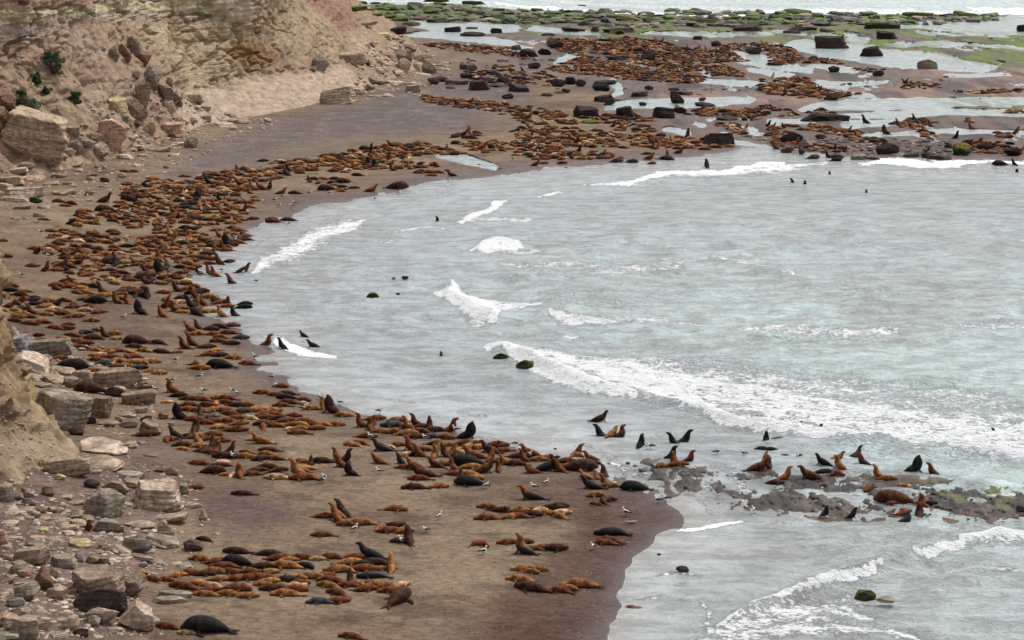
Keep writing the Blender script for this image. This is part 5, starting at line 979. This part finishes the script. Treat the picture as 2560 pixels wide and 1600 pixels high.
GULLS = [(640,1200,"635,30 930,490 1730,375 1605,500 1385,600 2145,705 2170,80"),(1280,1200,"210,95 320,50 1080,340 1380,220 1455,205 770,660 2290,315"),(1280,800,"1940,1275 2190,1285 1335,1405 155,1300 40,1195 1310,1220"),
 (640,800,"180,640 440,855 790,800 1085,1130 1600,1135 1890,1060 1165,1455 605,750 1170,885 155,560 650,1510"),(0,800,"1055,445 1205,485 1640,590 1465,675 1270,650 1665,400 1890,560 1920,695 2195,690 2245,715 2210,1310 2410,370"),
 (0,400,"385,700 460,925 885,555 1660,610 1980,470 1915,485 1170,1505 200,1105 815,355 2345,515 1895,1085 2290,1085 2100,1060 2215,770 2120,1350"),(640,400,"180,395 220,445 255,360 335,450 365,420 75,410 510,330 700,325 1118,380 1345,325 300,620 1820,200 2105,60 2300,100 1400,10 1380,85 10,1165"),(1280,400,"515,90 1055,25 1360,0"),(1280,0,"250,1440 15,1512 1360,1410 880,330 945,330 1180,335"),(1920,800,"290,1315 2300,1240"),(1920,0,"2240,720 2010,945 2110,650 2060,700 1865,660")]
gl = []; gj = random.Random(3)
for x0, y0, t in GULLS:
    for e in t.split():
        a, b = map(float, e.split(',')); px, py = x0+a/3.78, y0+b/3.78; P, nrm = hit(px, py)
        o = bpy.data.objects.new('gull', GM[gj.randrange(2)]); COL.objects.link(o); hd = gj.choice((0, 180))+gj.uniform(-50, 50)
        s = gj.uniform(.88, 1.08)*(1.15 if py < 800 else 1); o.location = P; o.rotation_euler = (0, 0, R_(hd)); o.scale = (s, s, s)
        tag(o, None, 'gull', 'gulls standing among the sea lions')
        gl.append((o, (facing(hd), area(px, py)), px))
label_all(gl, lambda k, od: f"white gull with black wings standing, {k[0]}, {k[1]}" + (', ' + od if od else ''))

# ------------------------------------------------------------------ shrubs on the slope
SH = [((500,700),180,230,'large dark green shrub on the left cliff slope'),((345,800),85,110,'narrow green shrub below the large slope shrub'),((205,910),60,50,'tiny green shrub above the big tilted block'),((240,1045),230,110,'low green shrub behind the big tilted block'),((705,990),90,130,'small upright shrub right on the gullied slope'),((430,880),60,60,'sparse small shrub between the slope shrubs')]
sj = random.Random(9)
for (X, Y), w, h, lb in SH:
    px, py = X/3.78, Y/3.78; P, nrm = hit(px, py); m = FPX/(P-CAMP).length; wm, hm = w/3.78/m, h/3.78/m
    root = bpy.data.objects.new('shrub', None); COL.objects.link(root); root.location = P; tag(root, lb, 'shrub')
    V = []; F = []
    ncl = 26
    cl = [(sj.gauss(0, .24)*wm, sj.gauss(0, .25)*wm, abs(sj.gauss(.45, .25))*hm, sj.uniform(.12, .24)*wm) for _ in range(ncl)]
    for k in range(2600):
        cx, cy, cz, cr = cl[sj.randrange(ncl)]; d = Vector((sj.gauss(0, 1), sj.gauss(0, 1), sj.gauss(0, 1))).normalized()*cr*sj.uniform(.5, 1.05)
        # the shrub leans down the slope
        c = Vector((cx + d.x + (1-(cz+d.z)/max(hm, .1))*wm*.28 - wm*.15, cy+d.y, max(.02, cz+d.z)))
        u = Vector((sj.gauss(0, 1), sj.gauss(0, 1), sj.gauss(0, 1))).normalized(); v = u.orthogonal().normalized(); L = sj.uniform(.09, .18)
        b = len(V); V += [c-u*L, c+v*L*.4, c+u*L, c-v*L*.4]; F.append((b, b+1, b+2, b+3))
    me = new_mesh('foliage', [tuple(v) for v in V], F, False); me.materials.append(MLEAF); add('foliage', me, None, root)
    V = []; F = []; o_ = 0
    for k in range(5):
        a, f = loft([(0, 0, -.1, .03, .03), (sj.gauss(0, .1)*wm, 0, hm*.3, .02, .02), (sj.gauss(0, .2)*wm, sj.gauss(0, .1)*wm, hm*.7, .008, .008)], 6, 2); V.append(a); F += [tuple(i+o_ for i in q) for q in f]; o_ += len(a)
    me = new_mesh('stem', np.concatenate(V), F); me.materials.append(MSTEM); add('stem', me, None, root)
